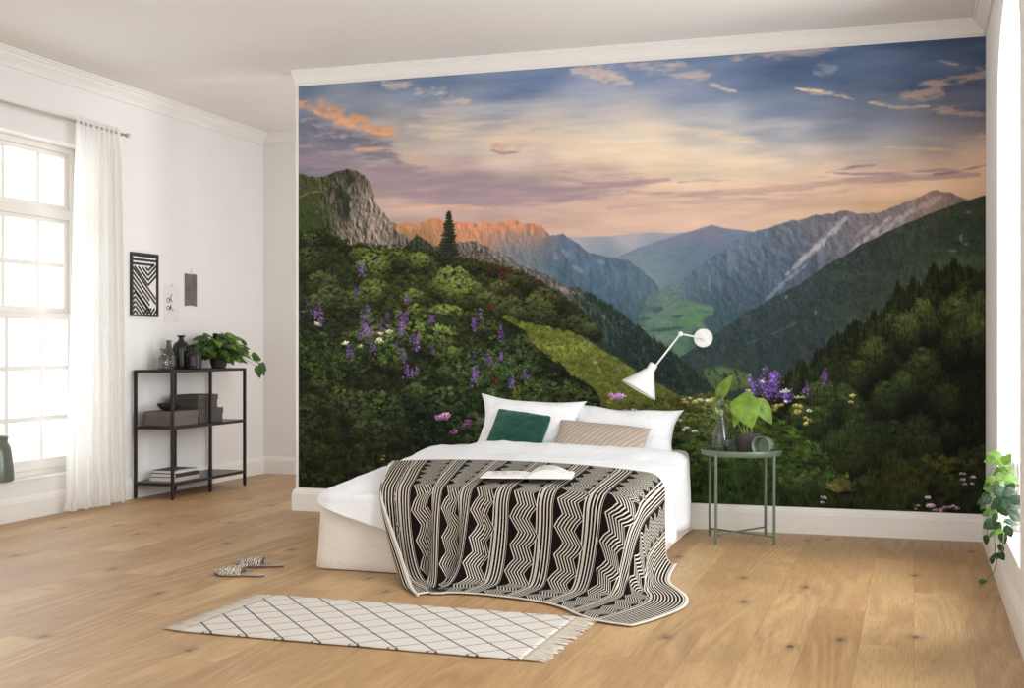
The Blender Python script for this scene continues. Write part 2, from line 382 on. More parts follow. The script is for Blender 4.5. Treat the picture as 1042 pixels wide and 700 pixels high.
    n1 = noise(150, 26, 5, 11); n2 = noise(60, 12, 5, 12); n3 = noise(34, 14, 4, 13)
    img += ((n1-.5)*46+(n2-.5)*34)[..., None]*A(1, .84, .7)
    def cloud(pts, wid, col, alpha=.8, seed=0, soft=.22, cell=(46, 10), cov=.5):
        """band of cloud along a line of points, broken up by stretched noise"""
        p = np.array([q[:2] for q in pts], float); x, y = on_wall(p[:, 0], p[:, 1])
        best = np.full((H, W), 1e9, np.float32); tt = np.zeros((H, W), np.float32)
        L = np.concatenate([[0], np.cumsum(np.hypot(np.diff(x), np.diff(y)))])
        for i in range(len(x)-1):
            dx, dy = x[i+1]-x[i], y[i+1]-y[i]; l2 = dx*dx+dy*dy
            t = np.clip(((xx-x[i])*dx+(yy-y[i])*dy)/l2, 0, 1)
            d = np.hypot((xx-x[i]-t*dx)*.8, yy-y[i]-t*dy)
            m = d < best; best[m] = d[m]; tt[m] = (L[i]+t[m]*math.sqrt(l2))/L[-1]
        w = wid*(.25+.75*np.sin(np.pi*np.clip(tt*.9+.05, 0, 1))**.7)
        e = 1-best/w
        nz = noise(cell[0], cell[1], 5, 100+seed, .62)
        nz = (nz-.5)*2.3+.5
        m = sm(cov-.12, cov+.5, nz*.8+e*.5-.12)*sm(-.9, .55, e)
        k = (.93+.14*noise(cell[0]*.5, cell[1]*.6, 3, 500+seed))[..., None]
        over(np.clip(m, 0, 1)*alpha, np.clip(A(*col)*k, 0, 255))
    # purple / grey cloud decks
    cloud([(300,145),(350,150),(400,160)], 40, (112,110,128), .75, 1, cov=.42)
    cloud([(300,165),(380,178),(470,190),(560,190),(650,184)], 30, (150,130,142), .8, 2, cov=.4, cell=(80, 10))
    cloud([(330,190),(440,203),(540,203),(640,192)], 15, (160,136,146), .75, 3, cell=(90, 8))
    cloud([(560,180),(620,190),(680,183)], 6, (160,130,140), .7, 4, cell=(70, 6))
    cloud([(640,196),(720,198),(800,192),(860,186),(930,180),(995,178)], 8, (166,136,136), .8, 5, cell=(80, 7), cov=.42)
    cloud([(620,212),(700,207),(780,205),(860,195)], 11, (182,146,142), .7, 6, cell=(90, 8))
    cloud([(850,176),(900,178),(975,172)], 3.5, (140,118,128), .75, 7, cell=(60, 5))
    cloud([(690,186),(720,183),(750,184)], 3, (165,140,150), .7, 8)
    cloud([(840,176),(870,170),(890,168)], 3, (128,112,125), .8, 9)
    cloud([(950,178),(985,172),(1004,168)], 3, (135,115,120), .8, 10)
    cloud([(304,185),(380,190),(460,196),(560,196)], 26, (160,138,148), .6, 14, cov=.36, cell=(70, 9))
    cloud([(304,128),(340,140),(390,152)], 18, (104,106,126), .75, 15, cov=.38, cell=(28, 7))
    cloud([(420,128),(560,140),(700,160),(800,168)], 26, (230,204,172), .45, 16, cov=.42, cell=(70, 7))
    cloud([(430,112),(540,112),(680,118),(820,130)], 20, (196,184,180), .45, 17, cov=.46, cell=(60, 7))
    cloud([(640,196),(760,192),(900,182)], 20, (224,184,154), .5, 18, cov=.42, cell=(80, 6))
    # warm rims and wisps
    cloud([(300,104),(330,112),(365,127),(400,136)], 15, (218,152,112), .9, 20, cell=(20, 9), cov=.34)
    cloud([(318,112),(350,126),(395,137)], 7, (232,172,128), .7, 19, cell=(14, 6), cov=.4)
    cloud([(306,122),(326,128),(350,138)], 9, (176,164,166), .6, 18, cell=(16, 6), cov=.44)
    cloud([(304,148),(340,156),(372,160)], 9, (178,150,152), .6, 17, cell=(24, 6), cov=.42)
    cloud([(310,122),(350,134)], 8, (120,112,128), .7, 21, cell=(30, 9))
    cloud([(320,138),(345,140),(352,142)], 5, (188,172,168), .7, 22, cell=(24, 7))
    cloud([(360,152),(400,154),(430,162)], 7, (222,172,138), .75, 23, cell=(40, 7))
    cloud([(430,172),(500,172),(560,170),(600,168)], 5, (206,172,152), .6, 24, cell=(80, 5))
    cloud([(400,215),(450,210),(500,212)], 6, (226,176,148), .7, 25, cell=(60, 6))
    cloud([(390,85),(430,92),(475,102)], 14, (194,178,174), .8, 26, cell=(24, 8), cov=.34)
    cloud([(430,118),(480,118),(520,124)], 6, (206,184,168), .55, 27, cell=(60, 7))
    cloud([(585,72),(610,76),(640,86)], 13, (206,184,174), .8, 28, cell=(20, 8), cov=.34)
    cloud([(640,66),(680,70),(720,78)], 15, (198,176,168), .75, 29, cell=(26, 7), cov=.36)
    cloud([(745,58),(800,52),(850,50)], 12, (190,168,162), .75, 30, cell=(26, 8), cov=.36)
    cloud([(720,84),(735,90),(750,94)], 4, (214,188,168), .85, 31, cell=(20, 5), cov=.4)
    cloud([(675,90),(695,94)], 6, (180,165,165), .55, 32)
    cloud([(810,90),(835,94),(868,101)], 5, (232,196,158), .95, 33, cell=(24, 6), cov=.36)
    cloud([(885,104),(905,108),(945,108)], 4.5, (226,184,142), .85, 34, cell=(26, 6), cov=.4)
    cloud([(925,96),(965,86),(1004,72)], 20, (196, 160, 138), .7, 35, cell=(20, 6), cov=.46)
    cloud([(950,112),(1004,116)], 10, (200, 160, 134), .65, 36, cell=(26, 5), cov=.42)
    cloud([(975,66),(955,62)], 3, (176,156,150), .7, 37)
    cloud([(830,74),(850,68)], 10, (164,162,174), .6, 38, cell=(18, 7), cov=.36)
    cloud([(990,140),(1004,138)], 5, (216,166,124), .8, 39)
    cloud([(900,150),(960,152),(1004,156)], 5, (214,176,140), .6, 40, cell=(60, 6))
    cloud([(500,148),(512,150),(520,149)], 6, (214,162,132), .9, 41, cell=(12, 6), cov=.4)
    cloud([(500,153),(514,156),(530,154)], 3, (150,136,158), .85, 42, cell=(14, 5), cov=.4)
    cloud([(523,152),(535,149)], 4, (214,166,138), .8, 43, cell=(12, 5), cov=.4)
    cloud([(560,118),(640,126),(720,135),(780,150)], 13, (226,202,174), .6, 44, cell=(90, 10))
    cloud([(440,140),(540,140),(640,150),(760,165)], 9, (226,196,166), .5, 45, cell=(100, 8))
    g_ = img.mean(2, keepdims=True); img[:] = g_+(img-g_)*.90
    # ---- mountain layers
    def layer(top, col, seed=0, jagamp=1.2, jcell=14, mask=None, tex=14, texcell=(10, 8), soft=1.0):
        y0 = line(top)+jag(jagamp, jcell, seed)
        m = np.clip((yy-y0[None])/soft+.5, 0, 1)
        if mask is not None: m = m*mask
        t = (noise(texcell[0], texcell[1], 4, 200+seed, .7)-.5)*2*tex
        over(m, np.clip(col+t[..., None], 0, 255)); return m, y0
    def relief(m, sx, sy, amp, seed, lx=-1., ly=-.6, oct=5):
        n = noise(sx, sy, oct, seed, .62); n = 1-np.abs(n-.5)*2
        g = (np.roll(n, 1, 1)-np.roll(n, -1, 1))*lx*-1+(np.roll(n, 1, 0)-np.roll(n, -1, 0))*ly*-1
        g = np.clip(g/(g.std()+1e-6), -2.2, 2.2)
        img[:] = img*(1+(m*amp*g)[..., None])
    col_of = lambda u: on_wall(u, 300)[0]
    def span(u0, u1): return ((xx >= col_of(u0)) & (xx <= col_of(u1))).astype(np.float32)
    layer([(304,237),(585,241),(620,240),(655,237),(760,237),(1004,240)], field([(585,245,170,160,166),(640,242,166,160,168),(600,255,140,148,158),(660,250,140,146,160),(620,262,124,136,146)], 14), 1, .5, 20, span(560, 720), 5, (16, 3))
    layer([(560,280),(625,263),(650,252),(668,246),(690,239),(708,234),(725,229),(738,232),(765,236),(790,238)],
          field([(690,240,122,124,138),(725,232,118,118,134),(750,242,108,118,140),(660,255,112,124,144),(700,255,96,112,136),(740,258,96,110,134),(680,268,104,122,134),(660,272,112,130,130),(700,272,90,106,120)], 14), 2, .8, 18, span(600, 790), 8, (14, 5))
    m, y0 = layer([(395,226),(404,228),(414,227),(425,229),(436,223),(444,222),(456,226),(474,227),(490,226),(505,226),(522,224),(531,227),(545,228),(552,231),(560,240),(572,238),(585,246),(600,257),(618,262),(640,266),(665,285),(690,320)],
          field([(410,230,150,124,92),(440,226,196,136,98),(430,240,140,112,84),(490,229,190,134,104),(520,228,204,142,108),(545,232,196,138,110),(510,242,156,126,116),(540,246,136,124,124),(560,246,106,112,126),(585,252,88,102,122),(520,255,108,112,122),
                 (560,265,84,102,118),(600,265,84,104,124),(620,272,78,98,120),(580,285,72,92,108),(620,290,70,92,112),(650,290,72,94,110),(600,315,66,84,98),(640,315,66,86,98),(545,262,102,112,118)], 14), 3, 1.6, 10, span(380, 700), 12, (6, 12))
    relief(m, 22, 34, .055, 401, 1)
    lit = sm(16, 2, yy-y0[None]+(noise(8, 14, 4, 78, .7)-.5)*26)*m*span(404, 556)
    over(lit*.75, A(206, 136, 100)*(.72+.56*noise(5, 9, 4, 79, .7))[..., None])
    rg = noise(7, 26, 3, 77); over(m*sm(.55, .75, rg)*sm(26, 2, yy-y0[None])*.4, A(96, 84, 88))
    for (u, v, du, dv, r) in [(576,257,7,5,5),(588,274,10,4,4),(612,267,5,3,3),(566,262,4,3,3)]:
        x, y = on_wall(u, v); d = np.hypot((xx-x)/du, (yy-y-(xx-x)*.4)/dv); over(sm(1.3, .4, d+noise(5, 5, 2, 5)-.5)*.45, A(162, 150, 150))
    m, y0 = layer([(660,320),(690,292),(700,278),(720,264),(745,246),(768,236),(785,230),(800,226),(815,224),(830,219),(848,217),(862,215),(875,218),(893,216),(908,211),(925,204),(945,196),(953,194),(966,195),(980,202),(1004,212)],
          field([(760,245,100,110,126),(800,232,96,102,112),(840,224,104,102,108),(890,220,122,114,116),(930,205,124,112,112),(955,197,160,120,100),(975,204,104,100,106),(720,270,84,100,118),(780,265,82,96,112),(840,245,102,104,112),
                 (880,235,112,108,114),(700,290,76,94,106),(760,300,70,84,98),(820,270,76,88,102),(720,320,64,82,90),(780,330,56,74,84),(690,330,80,104,96),(740,335,58,78,86)], 18), 4, 1.6, 10, span(650, 1004), 10, (9, 7))
    relief(m, 26, 34, .07, 402, 1)
    for k, (pts, wd, al) in enumerate([([(862,220),(845,240),(815,265)], 4, .75), ([(850,232),(830,252),(800,280)], 3, .6), ([(905,222),(880,245),(850,275)], 4, .8), ([(885,230),(872,240)], 3, .5),
                                       ([(930,212),(905,232),(880,255)], 4, .6), ([(958,200),(930,215)], 4, .5), ([(820,270),(800,285),(780,305)], 2.5, .4), ([(870,258),(845,280)], 2.5, .6)]):
        cloud(pts, wd*1.25, (176, 168, 174), al, 60+k, cell=(6, 8), cov=.26)
    # valley floor
    vm = blur(poly([(652,318),(655,306),(668,296),(684,288),(694,296),(690,304),(712,309),(727,312),(726,320),(712,326),(722,334),(704,336),(700,352),(690,366),(672,350),(658,334)]), 2)*(.55+.45*sm(.3, .5, noise(9, 5, 3, 33)))
    over(vm*.95, field([(665,300,86,106,100),(690,300,84,108,98),(700,322,88,122,92),(680,312,96,118,104),(670,335,96,120,104),(690,345,86,112,92),(710,318,90,120,96),(650,310,78,98,98)], 10)+((noise(10, 5, 4, 31)-.5)*26)[..., None])
    for (u, v, a, b, c) in [(680,335,26,3,(60,80,78)),(669,315,9,5,(60,80,82)),(690,322,9,2.4,(62,82,78)),(716,338,14,4,(58,78,80)),(655,325,12,2.5,(62,84,84)),(724,330,8,3,(58,78,80))]:
        x, y = on_wall(u, v); d = np.hypot((xx-x)/a, (yy-y+(xx-x)*.1)/b); over(sm(1.2, .6, d+noise(6, 4, 3, int(u))*.7-.35)*.9, A(*c))
    x, y = on_wall(705, 326); d = np.hypot((xx-x)/16, (yy-y)/4.5); over(sm(1.2, .5, d)*.5, A(88, 136, 84))
    for _ in range(170):
        u, v = 684+rng.randn()*11, 302+rng.randn()*6; x, y = on_wall(u, v); x, y = int(x), int(y)
        c = A(168,150,146) if rng.rand() < .4 else A(62,84,84); img[y:y+1, x:x+rng.randint(1, 3)] = img[y:y+1, x:x+1]*.45+c*.55
    x, y = on_wall(660, 285); d = np.hypot((xx-x)/170, (yy-y)/60); over(sm(1, 0, d)*.22, A(120, 134, 148))
    # right dark slope with forest
    m, y0 = layer([(690,365),(720,345),(745,328),(770,312),(795,299),(815,288),(830,277),(845,268),(862,258),(878,248),(895,240),(915,230),(935,222),(955,214),(975,206),(990,202),(1004,198)],
          field([(1000,205,54,64,38),(970,215,58,66,40),(930,228,56,64,48),(990,235,50,60,42),(900,250,52,62,54),(950,255,48,58,46),(860,268,52,66,64),(1000,265,44,56,38),(820,295,50,66,70),(880,290,46,58,54),(940,285,62,78,54),
                 (990,275,66,82,50),(780,320,48,64,70),(840,325,46,60,62),(740,345,46,64,72),(780,360,42,58,62),(820,350,44,58,56),(900,310,56,70,54),(720,370,48,66,68),(750,385,48,64,50),(700,385,46,60,56)], 20), 5, .9, 8, span(680, 1004), 10, (8, 10))
    relief(m, 16, 14, .06, 403, 1)
    g_ = img.mean(2, keepdims=True); over(m*.35, g_)
    over(m*sm(.5, .72, noise(5, 12, 4, 41, .8))*.35, A(30, 42, 44))
    over(m*sm(.56, .75, noise(60, 14, 4, 42))*.35*sm(col_of(810), col_of(900), xx), A(84, 104, 60))
    for (u, v, a, b) in [(978,242,2.4,8),(984,248,5,2),(830,318,3,6),(985,216,6,3),(970,255,8,1.5),(800,302,3,4)]:
        x, y = on_wall(u, v); d = np.hypot((xx-x)/a, (yy-y)/b); over(sm(1.2, .4, d+noise(4, 4, 2, 5)-.4)*.55, A(140, 138, 130))
    gm = blur(poly([(715,376),(735,372),(760,380),(770,392),(745,398),(722,396)]), 3); over(gm*.9, field([(730,378,82,102,66),(755,388,84,100,56)], 12)+((noise(9, 5, 3, 51)-.5)*24)[..., None])
    cloud([(760,350),(790,338),(830,320)], 2.2, (84, 100, 88), .6, 80, cell=(20, 6))
    # left peak
    peak_top = [(304,176),(310,178),(322,182),(334,178),(345,174),(355,172),(363,173),(370,178),(377,186),(380,196),(383,206),(391,216),(398,226),(403,236),(414,240),(424,250),(440,262)]
    m, y0 = layer(peak_top, field([(306,180,72,72,44),(320,186,74,74,48),(345,178,64,62,48),(360,176,84,76,66),(372,184,104,94,84),(318,200,60,66,36),(312,222,54,66,32),(335,205,84,78,66),(352,200,52,56,44),(366,205,122,112,104),(378,205,134,122,112),
                 (330,225,56,64,34),(346,225,90,84,70),(368,228,132,120,108),(388,228,146,130,120),(400,240,124,112,104),(350,240,100,90,76),(378,242,126,112,100),(412,248,86,80,74)], 14), 6, 1.5, 8, span(300, 440), 16, (6, 7))
    relief(m*span(325, 440), 14, 26, .24, 404, 1)
    relief(m*span(300, 330), 14, 10, .1, 414, 1)
    over(m*sm(.52, .66, noise(5, 15, 4, 61, .7))*.5*span(330, 420), A(52, 52, 44))
    over(m*sm(.58, .72, noise(6, 12, 4, 62, .7))*.55*span(336, 415)*sm(6, 20, yy-y0[None]), A(168, 154, 142))
    for (u, v, a, b) in [(352,210,8,22),(345,195,6,10),(356,184,7,6)]:
        x, y = on_wall(u, v); d = np.hypot((xx-x)/a, (yy-y)/b); over(sm(1.3, .4, d+noise(6, 6, 3, 7)*1.2-.6)*.8, A(36, 44, 34))
    cloud([(304,201),(314,196),(330,194)], 1.8, (150, 134, 116), .8, 81, cell=(10, 4))
    # rock ridge running down to the right, and the forest slope below it
    m, y0 = layer([(400,262),(416,248),(424,238),(432,244),(440,250),(455,252),(470,246),(484,246),(498,252),(512,258),(528,268),(545,276),(560,282),(576,290),(590,294),(604,300),(622,312),(640,325),(652,334),(664,346),(678,354),(694,366),(710,380),(722,392),(736,402)],
          field([(430,246,54,56,44),(450,256,88,80,72),(478,250,110,98,92),(500,258,106,98,94),(525,272,104,96,92),(545,282,92,88,86),(565,290,84,82,80),(585,300,58,66,62),(575,305,104,96,92),(605,308,50,60,56),(630,325,46,58,54),
                 (600,325,52,62,54),(650,345,38,52,50),(680,365,34,46,46),(640,360,38,50,46),(710,390,36,48,44),(560,300,112,104,98),(690,395,40,50,42),(730,405,50,58,44)], 14), 7, 2.0, 7, span(405, 740), 14, (6, 8))
    relief(m, 12, 14, .2, 405, 1)
    over(m*sm(.52, .7, noise(5, 8, 4, 71, .7))*.55*span(470, 590), A(54, 56, 50))
    over(m*sm(.6, .75, noise(8, 6, 4, 72, .7))*.6*span(470, 592), A(156, 146, 140))
    over(m*sm(.5, .75, noise(4, 9, 4, 73, .8))*.5*span(585, 740), A(24, 34, 34))
    cloud([(588,298),(602,310),(620,328)], 3, (120, 112, 108), .7, 82, cell=(10, 6)); cloud([(625,322),(640,338)], 2.2, (104, 104, 100), .6, 83, cell=(10, 6))
    # little trees on the far dark slopes
    def tree(u, v, h, c, wd=.34):
        x, y = on_wall(u, v); h = h*1.33
        for j in range(int(h)):
            t = j/h; w = h*wd*t*(.75+.5*rng.rand()); r = int(y-h+j)
            if 0 <= r < H:
                a, b = int(x-w*.8), int(x+w*.8)+1; a = max(a, 0)
                if b > a: img[r, a:b] = img[r, a:b]*.25+np.array(c)*(.7+.6*rng.rand(min(b, W)-a, 1))*.75
    for _ in range(320):
        u = rng.uniform(590, 735); t = rng.rand(); top = np.interp(u, [590,622,652,694,736], [294,312,334,366,402])
        tree(u, top+4+t*t*50, rng.uniform(4, 8), (30+rng.rand()*12, 42+rng.rand()*12, 40))
    for _ in range(420):
        u = rng.uniform(700, 1000); top = np.interp(u, [700,745,795,845,895,955,1004], [360,328,299,268,240,214,198])
        tree(u, top+5+rng.rand()*70, rng.uniform(3, 6), (36+rng.rand()*12, 50+rng.rand()*12, 46))
    for u, v, h in [(742,393,9),(736,394,6),(738,386,7),(750,384,6)]: tree(u, v, h, (26, 38, 34))
    # ---- meadow
    mm = blur(poly([(480,316),(510,318),(530,325),(552,331),(575,332),(595,345),(612,356),(630,366),(650,380),(672,392),(692,403),(715,408),(735,410),(760,440),(760,540),(560,540),(480,420)]), 1)
    mead = field([(520,324,92,104,36),(550,338,112,118,42),(580,345,116,122,48),(560,355,98,106,38),(600,362,112,118,46),(620,375,108,116,44),(590,380,94,104,38),(640,390,100,106,42),(620,400,86,96,36),(670,402,92,94,40),(690,415,84,84,40),(650,420,78,88,36),(720,425,76,80,38)], 18)
    gr = noise(3, 4.5, 3, 91, .8); gr2 = noise(34, 12, 5, 92, .65); gr2 = (gr2-.5)*1.5+.5
    mead = mead.mean(2, keepdims=True)*.12+mead*.88
    over(mm, mead*(1.08+((gr-.5)*.6+(gr2-.5)*.75)[..., None]))
    for (u, v, a, b) in [(605,368,4,3),(609,375,4,4),(602,365,3,2),(630,377,3,4),(626,375,2,2),(578,329,2,2)]:
        x, y = on_wall(u, v); d = np.hypot((xx-x)/a, (yy-y-(xx-x)*.5)/b); over(sm(1.2, .6, d+noise(3, 3, 2, 5)-.5)*.85, A(172, 158, 152))
    # ---- from here on at full resolution
    fy = np.linspace(0, H-1.001, MH); fx = np.linspace(0, W-1.001, MW); iy = fy.astype(int); ix = fx.astype(int); ty = (fy-iy)[:, None, None].astype(np.float32); tx = (fx-ix)[None, :, None].astype(np.float32)
    img = (img[iy][:, ix]*(1-tx)+img[iy][:, ix+1]*tx)*(1-ty)+(img[iy+1][:, ix]*(1-tx)+img[iy+1][:, ix+1]*tx)*ty
    RES[:] = [MW, MH]; W, H = RES; yy, xx = np.mgrid[0:H, 0:W].astype(np.float32)
    img *= (1+(noise(2.2, 2.2, 2, 700, .8)-.5)*.10*sm(on_wall(600, 240)[1], on_wall(600, 256)[1], yy))[..., None]
    # ---- vegetation stamps
    def make(kind, s, r):
        K = 4; n = s*K; al = np.zeros((n, n), np.float32); br = np.zeros((n, n), np.float32)
        gy, gx = np.mgrid[0:n, 0:n].astype(np.float32)
        def stroke(x0, y0, x1, y1, w0, w1, b0, b1):
            dx, dy = x1-x0, y1-y0; l2 = dx*dx+dy*dy+1e-6
            t = np.clip(((gx-x0)*dx+(gy-y0)*dy)/l2, 0, 1); d = np.hypot(gx-x0-t*dx, gy-y0-t*dy)
            m = d < (w0+(w1-w0)*t); al[m] = 1; br[m] = (b0+(b1-b0)*t)[m]
        def leaf(x0, y0, x1, y1, w, b):
            dx, dy = x1-x0, y1-y0; l = math.hypot(dx, dy)+1e-6
            t = ((gx-x0)*dx+(gy-y0)*dy)/l/l; d = ((gx-x0)*dy-(gy-y0)*dx)/l
            m = (t > 0) & (t < 1) & (np.abs(d) < w*np.sin(np.pi*np.clip(t, 0, 1))); al[m] = 1; br[m] = (b*(1+.25*np.sign(d))*(.75+.4*t))[m]
        c = n/2
        if kind == 'pine':
            for i in range(r.randint(13, 19)):
                a = r.uniform(-1.25, 1.25); l = n*r.uniform(.3, .48)
                stroke(c+r.uniform(-.08, .08)*n, n*.72, c+math.sin(a)*l, n*.72-math.cos(a)*l*1.15, n*.034, n*.018, .55, r.uniform(.85, 1.3))
        elif kind == 'bush':
            for i in range(r.randint(8, 13)):
                a = r.uniform(0, 6.28); l = n*r.uniform(.25, .46)
                leaf(c, c*1.1, c+math.cos(a)*l, c*1.1+math.sin(a)*l*.8-n*.05, n*r.uniform(.06, .1), r.uniform(.55, 1.12))
        elif kind == 'fern':
            for i in range(r.randint(5, 8)):
                a = r.uniform(-1.4, 1.4); l = n*r.uniform(.3, .5); x0, y0 = c, n*.75
                for q in range(6):
                    t = (q+1)/6; px_, py_ = x0+math.sin(a)*l*t, y0-math.cos(a)*l*t
                    for sgn in (-1, 1): stroke(px_, py_, px_+math.cos(a)*sgn*n*.1*(1.1-t)+math.sin(a)*n*.04, py_+math.sin(a)*sgn*n*.1*(1.1-t)-n*.03, n*.022, n*.01, r.uniform(.5, 1), r.uniform(.8, 1.35))
        elif kind == 'grass':
            for i in range(r.randint(9, 14)):
                a = r.uniform(-.6, .6); l = n*r.uniform(.5, .9)
                stroke(c+r.uniform(-.25, .25)*n, n*.98, c+r.uniform(-.2, .2)*n+math.sin(a)*l, n*.98-l, n*.022, n*.006, .5, r.uniform(.8, 1.4))
        elif kind == 'spike':
            for i in range(r.randint(16, 26)):
                t = r.rand(); x0 = c+r.randn()*n*(.05+.13*t); y0 = n*(.1+.8*t); q = n*r.uniform(.025, .05)
                m = np.hypot(gx-x0, gy-y0) < q*1.25; al[m] = 1; br[m] = r.uniform(.6, 1.45)
        elif kind == 'umbel':
            for i in range(r.randint(20, 30)):
                a = r.uniform(0, 6.28); q = math.sqrt(r.rand()); x0 = c+math.cos(a)*q*n*.42; y0 = c+math.sin(a)*q*n*.22
                m = np.hypot(gx-x0, gy-y0) < n*.07; al[m] = 1; br[m] = r.uniform(.7, 1.25)*(1.12-.4*(y0-c)/(n*.22))
        elif kind == 'spray':
            for i in range(7):
                t = i/6; y0 = n*(.08+.84*t); w = n*(.06+.36*t)
                for sgn in (-1, 1):
                    for q in range(3): stroke(c, y0, c+sgn*w*r.uniform(.6, 1.1), y0+n*r.uniform(-.03, .1), n*.03, n*.012, r.uniform(.35, .7), r.uniform(.8, 1.5))
            stroke(c, 0, c, n, n*.02, n*.03, .4, .3)
        al = al.reshape(s, K, s, K).mean((1, 3)); b = br.reshape(s, K, s, K).mean((1, 3))
        return al, np.where(al > .01, b/np.maximum(al, .01), 0)
    lib = {}; SK = 1.5
    def stamp(kind, s, x, y, col, alpha=1.0, amb=.0):
        s = int(max(4, s*SK)); k = (kind, s)
        if k not in lib:
            r = np.random.RandomState(sum(map(ord, kind))*13+s); lib[k] = [make(kind, s, r) for _ in range(7)]
        al, br = lib[k][rng.randint(7)]
        if rng.rand() < .5: al, br = al[:, ::-1], br[:, ::-1]
        x0, y0 = int(round(x-s/2)), int(round(y-s/2))
        xa, ya, xb, yb = max(x0, 0), max(y0, 0), min(x0+s, W), min(y0+s, H)
        if xb <= xa or yb <= ya: return
        a = al[ya-y0:yb-y0, xa-x0:xb-x0, None]*alpha; b = br[ya-y0:yb-y0, xa-x0:xb-x0, None]
        img[ya:yb, xa:xb] = img[ya:yb, xa:xb]*(1-a)+col*b*a
    def shade_blob(x, y, rx, ry, k):
        x0, x1, y0, y1 = max(int(x-rx), 0), min(int(x+rx)+1, W), max(int(y-ry), 0), min(int(y+ry)+1, H)
        if x1 <= x0 or y1 <= y0: return
        d = ((xx[y0:y1, x0:x1]-x)/rx)**2+((yy[y0:y1, x0:x1]-y)/ry)**2
        img[y0:y1, x0:x1] *= (1-k*np.clip(1-d, 0, 1))[..., None]
    def grow(mask_pts, dark, tint, kinds, n, size, seed, ball=(20, 15), contrast=1.0, tips=.35):
        """fill a region with sprigs from back (top) to front (bottom), in rounded clumps lit on their upper side"""
        n = int(n*1.45); g_ = tint.mean(2, keepdims=True); tint = g_+(tint-g_)*.86
        m = poly(mask_pts); mb = blur(m, 1); over(mb*.96, (dark*.7+tint*.22)*(.6+.8*noise(12, 9, 3, seed)[..., None]))
        ys, xs = np.nonzero(m); r = np.random.RandomState(seed)
        id_ = r.choice(len(ys), n); o = np.argsort(ys[id_]); ys, xs = ys[id_][o], xs[id_][o]
        # rounded bushes, one in front of the other, each lit on its crown and dark towards its foot
        sh = np.full((H, W), .62, np.float32); rc = np.random.RandomState(seed+5); f_ = W/700.
        y_a, y_b, x_a, x_b = ys.min(), ys.max(), xs.min(), xs.max(); nb = int(1.9*(y_b-y_a)*(x_b-x_a)/(ball[0]*ball[1]*f_*f_*3.1))
        for cy_, cx_ in sorted(zip(rc.uniform(y_a, y_b+10, nb), rc.uniform(x_a, x_b, nb))):
            k = rc.uniform(.6, 1.35)*(.75+.4*cy_/H); rx, ry = ball[0]*k*f_, ball[1]*k*f_; br = rc.uniform(.78, 1.10)
            x0, x1, y0, y1 = max(int(cx_-rx), 0), min(int(cx_+rx)+1, W), max(int(cy_-ry), 0), min(int(cy_+ry*1.2)+1, H)
            if x1 <= x0 or y1 <= y0: continue
            dx = (xx[y0:y1, x0:x1]-cx_)/rx; dy = (yy[y0:y1, x0:x1]-cy_)/ry; d2 = dx*dx+dy*dy
            v_ = br*(1.22-.30*dx*dx-.52*np.clip(dy+.75, 0, 2)**1.2); m_ = d2 < 1.0
            sh[y0:y1, x0:x1] = np.where(m_, np.clip(v_, .34, 1.4), sh[y0:y1, x0:x1])
        sh = blur3(sh)
        for x, y in zip(xs, ys):
            b = np.clip(1+contrast*(sh[y, x]-1)+r.randn()*.10, .28, 1.6)
            s0 = size[0]+(size[1]-size[0])*y/H
            s = s0*r.uniform(.75, 1.3)
            if r.rand() < .45: shade_blob(x, y+s*.45, s*.6, s*.5, .3)
            c = tint[y, x]*b*(1+r.randn(3)*.06)
            if r.rand() < tips*b*.6: c = c*A(1.25, 1.24, 1.08)
            stamp(kinds[r.randint(len(kinds))], s, x, y, c, .95)
    mpts = poly([(512,319),(530,326),(552,332),(575,333),(595,346),(612,357),(630,367),(650,381),(672,393),(692,404),(715,409),(700,436),(616,436),(609,402),(580,382),(553,358),(534,336)])
    ys, xs = np.nonzero(mpts); rm = np.random.RandomState(55); sel = np.sort(rm.choice(len(ys), 2600))
    for q in sel: x, y = xs[q], ys[q]; stamp('grass', rm.uniform(6, 10), x, y-3, (A(128, 132, 56) if rm.rand() < .6 else A(92, 102, 42))*rm.uniform(.6, 1.2), .55)
    # left shrubs: far bank, then the near mass
    bank = [(304,238),(316,236),(328,234),(338,238),(346,244),(356,250),(366,248),(378,252),(392,253),(402,252),(414,256),(428,255),(440,258),(452,262),(470,262),(486,266),(502,270),(518,274),(532,278),(546,284),(558,292),(570,300),(582,308),(594,318),(604,328),(614,342),(608,348),(590,340),(572,334),(548,330),(530,326),(512,319),(505,335),(304,335)]
    tb = field([(310,250,58,70,34),(340,255,64,74,32),(390,265,78,88,38),(440,270,84,94,44),(480,280,80,90,42),(520,285,70,72,36),(560,300,56,64,34),(600,330,48,56,30),(330,290,66,76,38),(400,300,76,88,38),(460,310,78,90,38),(310,320,58,70,36),(540,315,62,68,34)], 26)
    grow(bank, A(18, 22, 13), tb*1.22, ['pine'], 4200, (7.5, 8.5), 301)
    # far edge sprigs breaking the skyline
    def skyline(pts, kind, n, size, col, seed):
        r = np.random.RandomState(seed); p = np.array(pts, float)
        for _ in range(n):
            u = r.uniform(p[0, 0], p[-1, 0]); v = np.interp(u, p[:, 0], p[:, 1]); x, y = on_wall(u, v+r.uniform(-1.5, 2.5))
            stamp(kind, size*r.uniform(.6, 1.3), x, y, A(*col)*r.uniform(.6, 1.1), .95)
    skyline([(304,236),(328,233),(346,243),(378,251),(402,251),(428,254),(470,261),(502,269),(532,277),(558,291),(582,307),(604,327)], 'pine', 260, 9, (56, 64, 32), 5)
